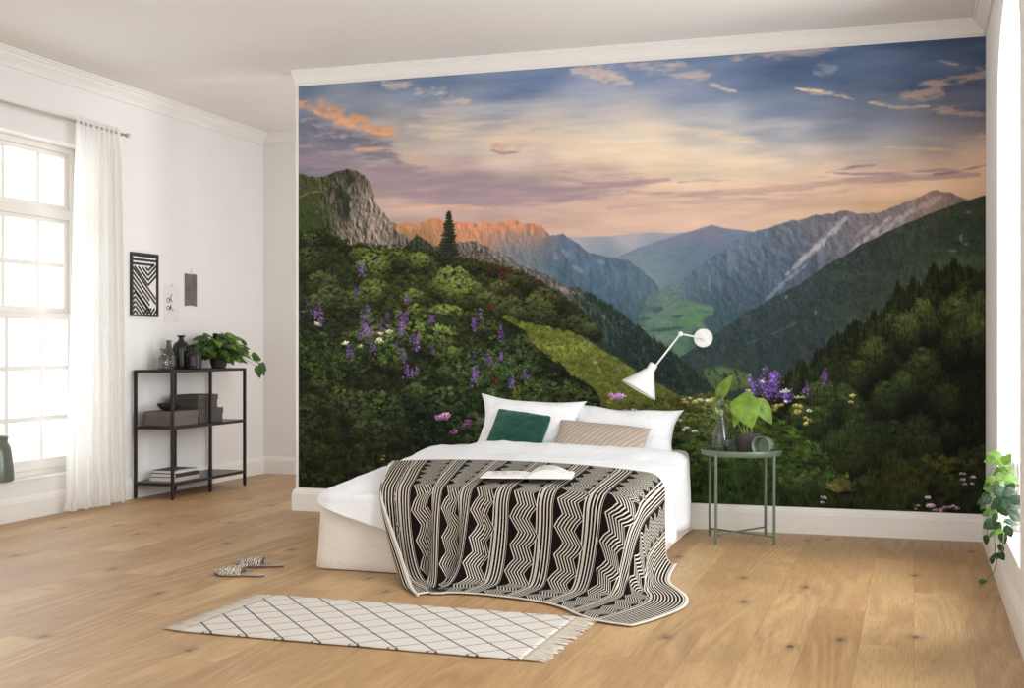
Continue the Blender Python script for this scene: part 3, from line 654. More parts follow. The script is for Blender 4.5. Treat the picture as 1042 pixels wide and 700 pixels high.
    # rusty tips in the bank
    for u, v, n in [(488,262,10),(500,268,9),(512,276,12),(520,280,10),(560,300,10),(496,276,6),(540,292,6),(500,312,16)]:
        for _ in range(n):
            x, y = on_wall(u+rng.randn()*(4 if n < 15 else 2.4), v+rng.randn()*(4 if n < 15 else 2.4)); stamp('bush', 6, x, y, A(124, 58, 34)*rng.uniform(.5, 1.1), .85)
    # lone spruce
    x, y = on_wall(457, 258); top = on_wall(457, 214)[1]
    img[int(top):int(y), int(x):int(x)+1] = A(34, 34, 26)
    for j in range(17):
        t = j/16; yy_ = top+4+(y-top+6)*t; w = 3+25*t**.85
        for sgn in (-1, 1):
            for q in range(2):
                if rng.rand() < .12: continue
                L = w*rng.uniform(.6, 1.1); n_ = int(L/2.2)+2
                for e in range(n_):
                    u_ = e/(n_-1); stamp('pine', 6+3*(1-u_), x+sgn*L*u_, yy_+q*2+L*.16*u_-L*.14*u_*u_, A(46, 54, 40)*rng.uniform(.55, 1.2), .8)
    # near mass on the left
    near = [(304,318),(360,312),(420,316),(470,322),(505,321),(520,328),(534,336),(541,350),(553,358),(560,366),(572,371),(580,382),(590,386),(602,393),(609,402),(612,416),(616,436),(660,446),(720,450),(720,530),(480,530),(304,505)]
    tn = field([(310,330,58,68,36),(350,340,64,74,38),(400,335,68,80,36),(450,335,76,90,38),(490,345,70,82,36),(520,350,44,50,28),(550,375,44,52,28),(590,400,56,68,32),(330,380,56,66,30),(390,380,58,68,32),(440,380,62,74,34),(490,385,62,76,40),(530,400,60,74,38),
                (310,420,40,48,24),(360,420,44,52,26),(420,420,42,54,30),(470,420,44,56,32),(320,460,34,42,20),(380,460,36,44,22),(440,450,32,42,22),(310,490,38,44,20),(350,490,34,40,20),(600,430,50,62,30)], 26)
    grow(near, A(15, 18, 11), tn*1.3, ['pine', 'pine', 'pine', 'pine', 'bush'], 5200, (8.5, 10.5), 302, contrast=1.15)
    # leafy herbs among it
    def herbs(cx, cy, ru, rv, n, size, col, kind='bush', seed=0):
        r = np.random.RandomState(seed+900)
        n = int(n*1.5)
        q = sorted([(cy+r.randn()*rv, cx+r.randn()*ru) for _ in range(n)])
        for v, u in q:
            x, y = on_wall(u, v); 
            if r.rand() < .5: shade_blob(x, y+size*.4, size*.6, size*.4, .35)
            stamp(kind, size*r.uniform(.7, 1.35), x, y, A(*col)*r.uniform(.5, 1.2)*(1+r.randn(3)*.07), .92)
    herbs(345,360,26,10,130,14,(66,88,44),seed=1); herbs(500,375,16,18,120,14,(74,98,50),seed=2); herbs(430,440,26,14,70,15,(46,64,38),seed=3); herbs(535,390,14,12,70,13,(76,96,48),seed=4)
    herbs(330,470,24,20,60,20,(48,56,26),'grass',seed=5); herbs(395,455,30,14,50,18,(56,58,30),'grass',seed=6); herbs(320,440,14,30,50,14,(56,66,26),seed=7)
    herbs(520,412,10,8,50,13,(70,92,46),seed=8); herbs(480,400,14,16,60,13,(54,72,38),seed=9)
    # ---- right: leafy flower meadow, then dark pines, then grass
    low = [(690,405),(705,404),(722,400),(740,408),(755,404),(775,400),(800,400),(830,410),(850,440),(900,470),(1004,470),(1004,530),(690,530),(640,470),(640,425)]
    tl = field([(700,415,84,90,42),(730,425,84,92,44),(770,425,84,94,44),(800,430,84,98,40),(830,450,58,72,34),(710,450,62,80,38),(750,455,66,84,38),(800,460,64,86,36),(840,480,48,64,30),(700,490,48,66,32),(760,490,50,68,32),(820,500,48,62,30),(880,490,50,60,28),(930,490,58,64,26),(990,490,44,50,22),(880,515,42,52,26),(950,515,44,50,24),(720,515,42,60,30),(660,450,70,84,38)], 24)
    grow(low, A(20, 28, 14), tl*1.22, ['bush', 'pine', 'fern', 'pine'], 4200, (7, 11), 303, contrast=.9)
    herbs(690,412,16,6,70,9,(112,112,50),'grass',seed=10); herbs(780,445,30,14,120,14,(86,114,42),'fern',seed=11); herbs(800,470,26,12,70,16,(72,98,38),'fern',seed=12)
    pine_top = [(770,412),(785,402),(796,392),(806,380),(814,372),(822,376),(832,362),(842,356),(852,342),(862,338),(872,330),(880,336),(888,320),(898,322),(908,306),(914,290),(921,300),(930,286),(937,296),(944,284),(950,272),(956,282),(964,276),(972,268),(980,280),(988,276),(996,284),(1004,278)]
    tr = field([(800,395,50,62,28),(840,370,52,62,28),(880,340,54,62,30),(915,310,50,58,28),(955,290,56,64,30),(990,290,52,58,28),(850,400,40,50,24),(900,380,36,44,22),(950,340,44,52,26),(990,340,36,42,22),(860,440,28,36,18),(920,430,24,30,15),(980,400,32,38,19),(980,450,28,33,17),(900,470,26,33,16)], 26)
    grow(pine_top+[(1004,480),(960,490),(900,486),(850,470),(826,440),(800,425)], A(9, 12, 7), tr*1.38, ['pine', 'pine', 'spray'], 4600, (10, 12), 304, ball=(13, 21), contrast=1.1)
    skyline(pine_top, 'spray', 240, 14, (40, 48, 24), 6)
    for (u, v) in [(950,270),(914,288),(973,266),(930,284),(888,318),(872,328),(996,280),(852,340),(814,370)]:
        for q in range(7):
            x, y = on_wall(u+rng.randn()*1.5*(q*.5), v+q*3.2); stamp('spray', 8+q*2.4, x, y, A(44, 52, 26)*rng.uniform(.6, 1.1), .95)
    herbs(930,490,34,12,120,22,(62,66,26),'grass',seed=13); herbs(880,505,50,9,90,22,(50,62,26),'grass',seed=14); herbs(740,500,34,12,110,22,(56,80,34),'grass',seed=15); herbs(985,500,12,12,40,18,(44,50,24),'grass',seed=16)
    herbs(855,492,6,4,16,20,(126,122,62),'fern',seed=17); herbs(960,472,16,6,30,16,(74,78,30),'fern',seed=18)
    # ---- flowers
    def flowers(lst, kind, size, cols, seed):
        r = np.random.RandomState(seed)
        for u, v, n, su, sv in lst:
            for _ in range(int(n*1.5) if kind == 'spike' else n):
                x, y = on_wall(u+r.randn()*su, v+r.randn()*sv); c = cols[r.randint(len(cols))]
                stamp(kind, size*1.12*r.uniform(.65, 1.3), x, y, A(*c)*r.uniform(.75, 1.15), .95)
    pur = [(108,76,134),(124,92,152),(92,64,118)]
    flowers([(318,318,4,5,4),(328,325,3,4,3),(368,280,2,1,4),(372,325,6,3,10),(378,335,4,4,5),(390,333,4,5,5),(410,325,4,4,5),(410,338,3,2,4),(415,305,3,2,4),(423,350,4,3,4),(440,355,2,3,2),(408,362,4,4,4),(414,375,3,4,4),(424,378,2,3,2),(378,352,3,3,3),
             (355,355,3,6,3),(352,408,1,1,1),(482,330,3,2,2),(492,322,1,1,1),(498,366,3,3,2),(482,380,4,2,6),(514,364,3,3,3),(522,388,2,2,2),(535,382,2,2,2),(510,342,2,2,2),(385,265,1,0,0),(440,325,2,2,2),(365,296,2,2,3),(357,360,2,3,2),(840,383,3,2,3)], 'spike', 16, pur, 1)
    flowers([(780,392,12,9,6),(795,400,8,8,4),(770,398,5,4,4),(818,396,2,2,2),(790,384,4,4,3)], 'spike', 15, [(116,84,158),(134,100,172),(98,70,140)], 2)
    flowers([(449,425,3,3,1.2),(456,424,2,3,1)], 'umbel', 17, [(168,118,166),(184,134,182)], 3); flowers([(462,439,1,1,1),(478,432,2,3,2),(489,428,1,1,1)], 'umbel', 12, [(140,84,134)], 4)
    flowers([(623,402,1,1,0),(629,403,2,3,1),(633,404,1,1,1),(638,418,1,1,0),(643,419,2,3,1)], 'umbel', 13, [(166,116,178),(184,134,194)], 5)
    flowers([(322,328,2,2,1),(352,348,2,3,1),(388,340,2,4,1),(385,347,2,2,1),(368,354,1,2,1)], 'umbel', 11, [(196,188,150),(176,176,124)], 6)
    flowers([(812,405,2,3,1),(794,412,3,4,1),(814,413,2,3,1),(817,420,2,4,1),(822,428,3,4,2),(866,403,1,1,0),(866,409,1,1,0),(780,418,3,6,3),(745,420,4,12,5),(703,409,4,6,1),(730,408,3,5,2),(750,412,3,6,3)], 'umbel', 9, [(166,160,84),(150,144,72)], 7)
    flowers([(700,432,4,4,3),(702,437,2,3,2),(800,409,1,1,0),(824,418,1,1,0),(776,389,1,1,0),(792,398,2,6,1),(762,398,2,4,1),(712,407,3,5,1)], 'umbel', 8, [(206,206,190)], 8)
    flowers([(945,514,5,4,3),(953,518,4,4,2),(935,517,2,3,1),(982,488,3,3,3),(990,487,2,2,2),(976,515,3,5,2),(887,521,2,3,1),(838,506,3,3,2)], 'umbel', 7, [(190,160,176),(206,190,196)], 9)
    flowers([(618,409,3,2,1),(621,406,2,2,1),(390,465,2,1,1)], 'umbel', 5, [(196,160,40)], 10)
    for q in range(16):
        x, y = on_wall(525+rng.randn()*1.4, 392+q*1.6); stamp('spike', 9, x, y, A(134, 100, 44)*rng.uniform(.6, 1.1), .9)
    for u, v, n in [(502,376,6),(505,388,10),(506,382,6),(552,412,6),(502,395,6),(838,362,2),(884,340,3),(806,390,2)]:
        for _ in range(n):
            x, y = on_wall(u+rng.randn()*2, v+rng.randn()*3); stamp('bush', 7, x, y, A(110, 54, 40)*rng.uniform(.5, 1.1), .8)
    img[:] = img*.85+blur3(img)*.15
    return np.clip(img, 0, 255)
# ---------------------------------------------------------------- the wallpaper mural, a printed sheet with its print as a colour attribute
def wall_mural():
    img = paint_mural()/255.0
    lin_ = np.where(img <= .04045, img/12.92, ((img+.055)/1.055)**2.4)
    lin_ = np.clip(lin_*PRINT_GAIN, 0, .93)
    ii, jj = np.mgrid[0:MH, 0:MW]
    co = np.zeros((MH*MW, 3), np.float32)
    co[:, 0] = (MX0+(MX1-MX0)*jj/(MW-1)).ravel(); co[:, 1] = YM-.002; co[:, 2] = (MZ1-(MZ1-MZ0)*ii/(MH-1)).ravel()
    q = (ii[:-1, :-1]*MW+jj[:-1, :-1]).ravel()
    f = np.stack([q, q+MW, q+MW+1, q+1], 1)
    # the sheet's thin edge and back
    nv = len(co); bk = np.array([[MX0, YM-.0002, MZ1], [MX1, YM-.0002, MZ1], [MX1, YM-.0002, MZ0], [MX0, YM-.0002, MZ0]], np.float32)
    co = np.concatenate([co, bk]); a, b, c, d = 0, MW-1, MH*MW-1, (MH-1)*MW
    f = np.concatenate([f, [[nv, nv+1, nv+2, nv+3], [a, b, nv+1, nv], [b, c, nv+2, nv+1], [c, d, nv+3, nv+2], [d, a, nv, nv+3]]])
    me = bpy.data.meshes.new('wallpaper_mural'); me.vertices.add(len(co)); me.vertices.foreach_set('co', co.ravel())
    me.loops.add(f.size); me.loops.foreach_set('vertex_index', f.ravel().astype(np.int32)); me.polygons.add(len(f))
    me.polygons.foreach_set('loop_start', np.arange(0, f.size, 4, dtype=np.int32)); me.update(calc_edges=True)
    at = me.color_attributes.new('print', 'FLOAT_COLOR', 'POINT')
    rgba = np.ones((len(co), 4), np.float32); rgba[:MH*MW, :3] = lin_.reshape(-1, 3); rgba[MH*MW:, :3] = .8
    at.data.foreach_set('color', rgba.ravel())
    t = NT('mural_print'); an = t.node('ShaderNodeAttribute', attribute_name='print'); v = t.obj()
    paper = t.noise(v, 420, 2)
    t.set(Base_Color=an.outputs['Color'], Roughness=.75); t.b.inputs['Specular IOR Level'].default_value = .12
    t.bump(paper, .05, .001); me.materials.append(t.m)
    o = bpy.data.objects.new('wallpaper_mural', me); COL.objects.link(o)
    tag(o, 'large wallpaper mural of an alpine valley at sunset covering the wall behind the bed', 'mural')
PRINT_GAIN = 1.10
wall_mural()
# ---------------------------------------------------------------- bed
BX0, BX1, BY0, BY1 = -3.04, -1.365, 5.93, 7.985
BXC, BYC = (BX0+BX1)/2, (BY0+BY1)/2
M_linen = plain('oat_linen', (228, 219, 207), .9, var=.02, scale=8, bump=.25, bscale=420, spec=.15, sheen=.2)
M_white = plain('white_cotton', (238, 238, 240), .85, var=.01, scale=6, spec=.2, sheen=.2)
def creases(m, sc=9., st=.35):
    """soft wrinkles of washed cotton"""
    nt = m.node_tree; b = nt.nodes['Principled BSDF']; tc = nt.nodes.new('ShaderNodeTexCoord'); n = nt.nodes.new('ShaderNodeTexNoise'); n.inputs['Scale'].default_value = sc; n.inputs['Detail'].default_value = 5; n.inputs['Distortion'].default_value = 1.6
    bp = nt.nodes.new('ShaderNodeBump'); bp.inputs['Strength'].default_value = st; bp.inputs['Distance'].default_value = .03
    nt.links.new(tc.outputs['Object'], n.inputs['Vector']); nt.links.new(n.outputs['Fac'], bp.inputs['Height']); nt.links.new(bp.outputs[0], b.inputs['Normal'])
creases(M_white); creases(M_linen, 6., .3)
def rrect(hx, hy, r, n=168):
    """points evenly round a rounded rectangle, starting mid right side, counter-clockwise"""
    r = max(min(r, hx-.001, hy-.001), .001); L = []
    segs = [(2*(hy-r)), PI*r/2, 2*(hx-r), PI*r/2, 2*(hy-r), PI*r/2, 2*(hx-r), PI*r/2]; T = sum(segs)
    out = []
    for i in range(n):
        s = (i/n*T+segs[0]/2) % T; k = 0
        while s > segs[k] and k < 7: s -= segs[k]; k += 1
        if k == 0: p = (hx, -(hy-r)+s)
        elif k == 2: p = (hx-r-s, hy)
        elif k == 4: p = (-hx, hy-r-s)
        elif k == 6: p = (-hx+r+s, -hy)
        else:
            cx, cy = [(hx-r, hy-r), (-(hx-r), hy-r), (-(hx-r), -(hy-r)), (hx-r, -(hy-r))][k//2]; a = (k//2)*PI/2+s/r
            p = (cx+r*math.cos(a), cy+r*math.sin(a))
        out.append(p)
    return out
def wob(x, y, s=1., seed=0):
    from mathutils import noise as mn
    return mn.noise(Vector((x*s+seed*7.1, y*s-seed*3.3, seed*1.7)))
def edge_z(y): return .405+.064*(y-5.95)                    # height of the bed's top edge, a little lower at the foot
def build_bed():
    hx, hy = (BX1-BX0)/2, (BY1-BY0)/2
    rings = []; N = 200
    def ring(dx, r, zf, fold=0.):
        P = []
        for i, (x, y) in enumerate(rrect(hx-dx, hy-dx, r, N)):
            Y = BYC+y; z = zf(Y); l = math.hypot(x, y)
            k = fold*(.5*math.sin(i*.55)+.5*math.sin(i*.23+1)+1.2*wob(x*2, y*2, 1.5, 3))
            c = max(0, 1-min(math.hypot(abs(x)-hx, abs(y)-hy), .22)/.22)
            P.append((x*(1+k/ max(l, .1)), y*(1+k/max(l, .1))+0, z))
        return P
    top = lambda Y: edge_z(Y)-.012
    for dx, r, zf, fo in [(.002, .05, lambda Y: .004, .006), (-.006, .055, lambda Y: .012, .007), (-.002, .055, lambda Y: .06, .006), (.004, .055, lambda Y: .16, .005), (.008, .055, lambda Y: .25, .003), (.012, .05, lambda Y: .2+.5*(top(Y)-.2), .003),
                          (.014, .05, lambda Y: top(Y)-.06, .002), (.02, .05, lambda Y: top(Y)-.025, .001), (.034, .05, lambda Y: top(Y)-.008, 0), (.06, .05, top, 0), (.3, .05, lambda Y: top(Y)+.006, 0), (.6, .04, lambda Y: top(Y)+.008, 0)]:
        rings.append(ring(dx, r, zf, fo))
    m = MB(); m.grid([r+[r[0]] for r in rings]); k = len(rings)
    b = len(m.v)-(N+1); m.f.append(tuple(b+i for i in range(N))); m.f.append(tuple(reversed(range(N))))
    o = m.build('bed', M_linen, smooth=True); o.location = (BXC, BYC, 0)
    tag(o, 'low double bed with a pale oat fabric covered base, head end against the mural', 'bed')
build_bed()
# ---------------------------------------------------------------- duvet: a puffed cap over the bed with a skirt that hangs lower on the right
DX0, DX1, DY0, DY1 = -3.065, -1.315, 5.895, 7.72
DXC, DYC = (DX0+DX1)/2, (DY0+DY1)/2; DHX, DHY = (DX1-DX0)/2, (DY1-DY0)/2
def duvet_top(x, y):
    u = min(1, abs(x-DXC)/DHX); v = min(1, abs(y-DYC)/DHY)
    z = edge_z(y)+.022+.030*(1-u**2.4)*(1-.35*v**2)
    return z
def duvet_mesh():
    N = 260; rows = []
    def drop(x, y):
        """how far the skirt hangs below the top edge at this point of the rim"""
        d = .11
        if x > DXC*0+DX1-.2: d = .46
        t = min(max((x-DX0)/(DX1-DX0), 0), 1)
        front = max(0, 1-(y-DY0)/.25)
        d_front = .035+.60*t
        d_side = .08 if x < DXC else duvet_top(x, y)-.115
        e = max(0, 1-(DX1-x)/.3)
        dd = d_front*front+(1-front)*(d_side if (x < DX0+.2 or x > DX1-.2) else .06)
        full = duvet_top(x, y)-.115
        k = e*e*(3-2*e)
        return max(dd*(1-k)+full*k if e > 0 else dd, .05)
    prof = []                                               # (inset, part of the way down the skirt)
    rim = rrect(DHX, DHY, .16, N)
    for s in [.0, .12, .25, .38, .5, .6, .7, .78, .85, .9, .94, .97, 1.]:
        row = []
        for x, y in rim:
            X, Y = DXC+x*s*(.955), DYC+y*s*(.955)
            # flat top with soft hollows, a rolled-over ridge towards the pillows, edges sinking
            a = max(0, (s-.86)/.14); z = duvet_top(X, Y)-.02*a*a
            side = min(1, max(0, (X-DX0)/.5))*min(1, max(0, (DX1-X)/.22))
            z += .042*math.exp(-((Y-7.42)/.115)**2)*(.25+.75*side)*(.35+.65*min(1, max(0, (-1.30-X)/.95)))-.026*math.exp(-((Y-7.20)/.05)**2)*side
            z += (.014*wob(X, Y, 3.2, 1)+.008*wob(X, Y, 8, 2)+.012*wob(X*1.5, Y*.4+X*.6, 4, 5)-.012*abs(wob(X*2.2+Y, Y*.8-X*.5, 3.2, 7)))*(1-a*.5)
            row.append((X, Y, z))
        rows.append(row)
    for q in [.25, .5, .75, 1., 1.25, 1.6, 2., 2.5, 3., 3.5, 4., 4.5, 5., 5.5, 6.]:
        row = []
        for i, (x, y) in enumerate(rim):
            X, Y = DXC+x, DYC+y; l = math.hypot(x, y); nx, ny = x/DHX, y/DHY
            ax, ay = abs(nx)**8*np.sign(nx), abs(ny)**8*np.sign(ny); L = math.hypot(ax, ay)+1e-6; ax, ay = ax/L, ay/L
            zt = duvet_top(X, Y)-.02; rr = .06
            D = max(drop(X, Y), .05)
            if q <= 1.25:                                   # rounding over the edge
                a = q/1.25*PI/2; k = -.039+.039*math.sin(a)/1.; z = zt-rr*(1-math.cos(a))*.9
                row.append((DXC+x*(1-.045*(1-math.sin(a))), DYC+y*(1-.045*(1-math.sin(a))), z))
            else:
                f = (q-1.25)/4.75; z = zt-rr*.9-f*max(D-.05, .01)
                amp = .020*f*(1 if D > .2 else .45)
                wv = amp*(math.sin(i*.30+.6)+.7*math.sin(i*.13+2))+.012*wob(X*1.2, z*2+Y, 3, 9)*f
                row.append((X+ax*(wv+.012*f), Y+ay*(wv+.012*f), max(z, .018)))
        rows.append(row)
    m = MB(); m.grid([r+[r[0]] for r in rows])
    return m
dv = duvet_mesh().build('duvet', M_white, smooth=True, fix=False)
solid(dv, .016, -1)
_bm = bmesh.new(); _bm.from_mesh(dv.data); bmesh.ops.remove_doubles(_bm, verts=_bm.verts, dist=1e-5); bmesh.ops.recalc_face_normals(_bm, faces=_bm.faces); _bm.to_mesh(dv.data); _bm.free()
dv.data.polygons.foreach_set('use_smooth', [True]*len(dv.data.polygons))
tag(dv, 'white duvet spread over the bed, hanging low down its right side', 'duvet')
# ---------------------------------------------------------------- patterned throw: a small cloth relaxation over the bed and the floor
def drape_throw():
    W_, L_, sp = 2.10, 1.48, .0225
    na, nb = int(W_/sp)+1, int(L_/sp)+1
    a = np.linspace(0, W_, na)[None, :].repeat(nb, 0); b = np.linspace(0, L_, nb)[:, None].repeat(na, 1)
    sa, sb = W_/(na-1), L_/(nb-1)
    p = np.zeros((nb, na, 3)); sh = (.37*b+.30*np.maximum(0, b-.86))*np.exp(-(a/.62)**2)
    p[..., 0] = -2.945+a*.99+sh-.52*np.maximum(0, b-.75)*np.exp(-((a-W_)/.55)**2); p[..., 1] = 6.74-.10*(a/W_)-b+.05*np.sin(a*2.1); p[..., 2] = .64+.004*np.sin(a*23)*np.cos(b*9)
    rng = np.random.RandomState(3); p[..., 2] += rng.rand(nb, na)*.004
    dH = lambda n: np.sqrt(((p[:, n:]-p[:, :-n])**2).sum(-1, keepdims=True)); dV = lambda n: np.sqrt(((p[n:]-p[:-n])**2).sum(-1, keepdims=True))
    rH1, rH3 = .3*dH(1)+.7*sa, .3*dH(3)+.7*3*sa; rV1, rV3 = dV(1), dV(3)
    old = p.copy(); off = .017
    r = .075; hx, hy = DHX+.012, DHY+.012
    def push(p, old, mu):
        x, y, z = p[..., 0], p[..., 1], p[..., 2]
        u = np.minimum(1, np.abs(x-DXC)/DHX); v = np.minimum(1, np.abs(y-DYC)/DHY)
        zt = .405+.064*(np.clip(y, DY0, DY1)-5.95)+.024+.030*(1-u**2.4)*(1-.35*v**2)
        qx = np.abs(x-DXC)-(hx-r); qy = np.abs(y-DYC)-(hy-r); qz = z-(zt-r)
        ox, oy, oz = np.maximum(qx, 0), np.maximum(qy, 0), np.maximum(qz, 0)
        ln = np.sqrt(ox*ox+oy*oy+oz*oz); inn = np.minimum(np.maximum(np.maximum(qx, qy), qz), 0)
        d = ln+inn-r
        nx, ny, nz = ox*np.sign(x-DXC)/(ln+1e-9), oy*np.sign(y-DYC)/(ln+1e-9), oz/(ln+1e-9)
        deep = ln < 1e-9
        best = np.argmax(np.stack([qx, qy, qz]), 0)
        nx = np.where(deep, (best == 0)*np.sign(x-DXC), nx); ny = np.where(deep, (best == 1)*np.sign(y-DYC), ny); nz = np.where(deep, (best == 2)*1., nz)
        h = np.where(d < off, off-d, 0)[..., None]; n = np.stack([nx, ny, nz], -1)
        p += n*h
        hit = (h[..., 0] > 0)
        fl = p[..., 2] < .010
        p[..., 2] = np.maximum(p[..., 2], .010)
        dp = p-old; dn = (dp*n).sum(-1, keepdims=True)*n; tg = dp-dn
        p -= np.where(hit[..., None], tg*mu, 0)
        fr = np.where(fl[..., None], (p-old)*np.array([1, 1, 0])*.7, 0); p -= fr
    def solve(p, sl1, sl2, rest, k):
        A = p[sl1]; B = p[sl2]; d = B-A; l = np.sqrt((d*d).sum(-1, keepdims=True))+1e-9
        c = d*((l-rest)/l*.5*k); p[sl1] = A+c; p[sl2] = B-c
    def pairs(n, step, axis):
        out = []
        for st in range(2*step):
            i = np.arange(n-step); i = i[(i//step) % 2 == (st//step)]; i = i[(i % step) == (st % step)] if step > 1 else i
            if len(i): out.append((np.s_[:, i] if axis else np.s_[i, :], np.s_[:, i+step] if axis else np.s_[i+step, :]))
        return out
    H1, V1, H2, V2 = pairs(na, 1, 1), pairs(nb, 1, 0), pairs(na, 3, 1), pairs(nb, 3, 0)
    diag = math.hypot(sa, sb)
    pin = np.zeros((nb, na), bool); pin[(b < .88) & (a < .02)] = True; pin[0] = p[0, :, 0] < -1.47; pxy = p[pin][:, :2].copy(); edge = (a < .02) & (b >= .88); ex = p[edge][:, 0].copy()
    for it in range(230):
        vel = (p-old)*.965; old = p.copy(); p = p+vel; p[..., 2] -= 9.8*(1/75)**2
        for k in range(9):
            for s1, s2 in H1: solve(p, s1, s2, rH1[s1], .95)
            for s1, s2 in V1: solve(p, s1, s2, rV1[s1], .95)
            if k % 3 == 0:
                for oy in (0, 1):
                    for ox in (0, 1):
                        ny_ = (nb-oy)//2*2; nx_ = (na-ox)//2*2
                        solve(p, np.s_[oy:oy+ny_:2, ox:ox+nx_:2], np.s_[oy+1:oy+ny_:2, ox+1:ox+nx_:2], diag, .10)
                        solve(p, np.s_[oy+1:oy+ny_:2, ox:ox+nx_:2], np.s_[oy:oy+ny_:2, ox+1:ox+nx_:2], diag, .10)
                for s1, s2 in H2: solve(p, s1, s2, rH3[s1], .16)
                for s1, s2 in V2: solve(p, s1, s2, rV3[s1], .16)
            p[pin, :2] = pxy; p[edge, 0] = ex
            if k % 3 == 2: push(p, old, .7)
        push(p, old, .7)
    return p, a, b, na, nb, W_, L_
def throw_mat(W_, L_):
    t = NT('knitted_zigzag'); uv = t.node('ShaderNodeUVMap', uv_map='weave'); s = t.node('ShaderNodeSeparateXYZ'); t.t.links.new(uv.outputs[0], s.inputs[0])
    A, B = s.outputs[0], s.outputs[1]; P = .25; per = .0180
    u = t.math('MULTIPLY', t.math('FRACT', t.math('DIVIDE', t.math('ADD', A, .09), P)), P)
    tri = lambda x: t.math('ABSOLUTE', t.math('SUBTRACT', t.math('MULTIPLY', t.math('FRACT', x), 2.), 1.))
    z = t.math('ADD', t.math('MULTIPLY', tri(t.math('DIVIDE', B, .25)), .020), t.math('MULTIPLY', tri(t.math('DIVIDE', t.math('ADD', B, .03), .125)), .045))
    sband = t.math('SUBTRACT', t.math('SUBTRACT', u, .070), z)
    stripe = lambda x: t.math('GREATER_THAN', t.math('SINE', t.math('MULTIPLY', x, 2*PI/per)), .42)
    inband = t.math('MULTIPLY', t.math('GREATER_THAN', sband, 0.), t.math('LESS_THAN', sband, per*6.3))
    bundle = t.math('LESS_THAN', u, .068)
    side = t.math('GREATER_THAN', t.math('SINE', t.math('MULTIPLY', t.math('SUBTRACT', u, .062), 2*PI/.0165)), .2)
    line = t.math('MAXIMUM', t.math('LESS_THAN', u, .078), t.math('GREATER_THAN', u, P-.022))
    gap = t.math('MULTIPLY', side, line)
    f = t.math('ADD', t.math('MULTIPLY', inband, stripe(sband)), t.math('MULTIPLY', t.math('SUBTRACT', 1., inband), t.math('ADD', t.math('MULTIPLY', bundle, stripe(u)), t.math('MULTIPLY', t.math('SUBTRACT', 1., bundle), gap))))
    # plain pale hem all round, straight bars beside the two side hems
    ea = t.math('MINIMUM', A, t.math('SUBTRACT', W_, A)); eb = t.math('MINIMUM', B, t.math('SUBTRACT', L_, B))
    bars = t.math('LESS_THAN', ea, .13); f = t.math('ADD', t.math('MULTIPLY', bars, stripe(ea)), t.math('MULTIPLY', t.math('SUBTRACT', 1., bars), f))
    hem = t.math('MAXIMUM', t.math('LESS_THAN', ea, .016), t.math('LESS_THAN', eb, .014)); f = t.math('MAXIMUM', f, hem)
    t.set(Base_Color=t.mix(f, lin(25, 20, 19), lin(208, 199, 186)), Roughness=.95)
    t.b.inputs['Specular IOR Level'].default_value = .05
    t.bump(t.noise(uv.outputs[0], 260, 2), .3, .002)
    return t.m
P_, a_, b_, na_, nb_, W_, L_ = drape_throw()
me = bpy.data.meshes.new('throw_blanket'); q = (np.arange(nb_-1)[:, None]*na_+np.arange(na_-1)[None]).ravel()
fc = np.stack([q, q+na_, q+na_+1, q+1], 1)
me.from_pydata(P_.reshape(-1, 3).tolist(), [], fc.tolist()); me.update()
uvl = me.uv_layers.new(name='weave'); vi = fc.ravel(); uvl.data.foreach_set('uv', np.stack([a_.ravel()[vi], b_.ravel()[vi]], 1).astype(np.float32).ravel())
me.polygons.foreach_set('use_smooth', [True]*len(me.polygons))
th = bpy.data.objects.new('throw_blanket', me); COL.objects.link(th); me.materials.append(throw_mat(W_, L_))
subsurf(th, 1); solid(th, .005, 0)
tag(th, 'black and cream zigzag throw draped over the foot of the bed', 'blanket')
def throw_z(x, y, r=.03):
    d = (P_[..., 0]-x)**2+(P_[..., 1]-y)**2; m = d < r*r
    return P_[..., 2][m].max() if m.any() else P_.reshape(-1, 3)[d.argmin(), 2]
# ---------------------------------------------------------------- pillows and cushions
def pillow(name, mat, w, h, t, loc, tilt, roll=0., yaw=0., ear=.07, n=44, wr=.010, seed=0, stitch=None):
    """stuffed cushion standing on its lower edge: width X, height Z, thickness Y"""
    def pt(u, v, s):
        x = w/2*u*(1-ear*(1-v*v)*u*u); z = h/2*v*(1-ear*(1-u*u)*v*v)
        k = max(0, (1-u**2))*max(0, (1-v**2)); y = s*t/2*k**.42*(1-.06*wob(u, v, 2, seed))
        f = wr*(wob(u*1.3, v*1.3, 2.6, seed+s)+.5*wob(u, v, 6, seed+4+s))*min(1, k*5)
        x += wr*.6*wob(v, u, 2, seed+8)*(1-v*v)*abs(u); z += wr*wob(u, v, 2.2, seed+11)*abs(v)
        return (x, y+s*f, z+h/2)
    g = np.linspace(-1, 1, n); g = np.sign(g)*(1-(1-np.abs(g))**1.35)
    m = MB()
    for s in (-1, 1): m.grid([[pt(u, v, s) for u in g] for v in g])
    o = m.build(name, mat, fix=False)
    bm = bmesh.new(); bm.from_mesh(o.data); bmesh.ops.remove_doubles(bm, verts=bm.verts, dist=1e-5); bmesh.ops.recalc_face_normals(bm, faces=bm.faces); bm.to_mesh(o.data); bm.free()
    o.data.polygons.foreach_set('use_smooth', [True]*len(o.data.polygons))
    o.location = loc; o.rotation_euler = (Matrix.Rotation(yaw, 3, 'Z') @ Matrix.Rotation(-tilt, 3, 'X') @ Matrix.Rotation(roll, 3, 'Y')).to_euler()
    return o
tag(pillow('pillow', M_white, .74, .42, .17, (-2.42, 7.66, .462), R(21), R(3.5), 0, .17, seed=1), 'white bed pillow on the left, standing behind the green cushion', 'pillow', 'white bed pillows')
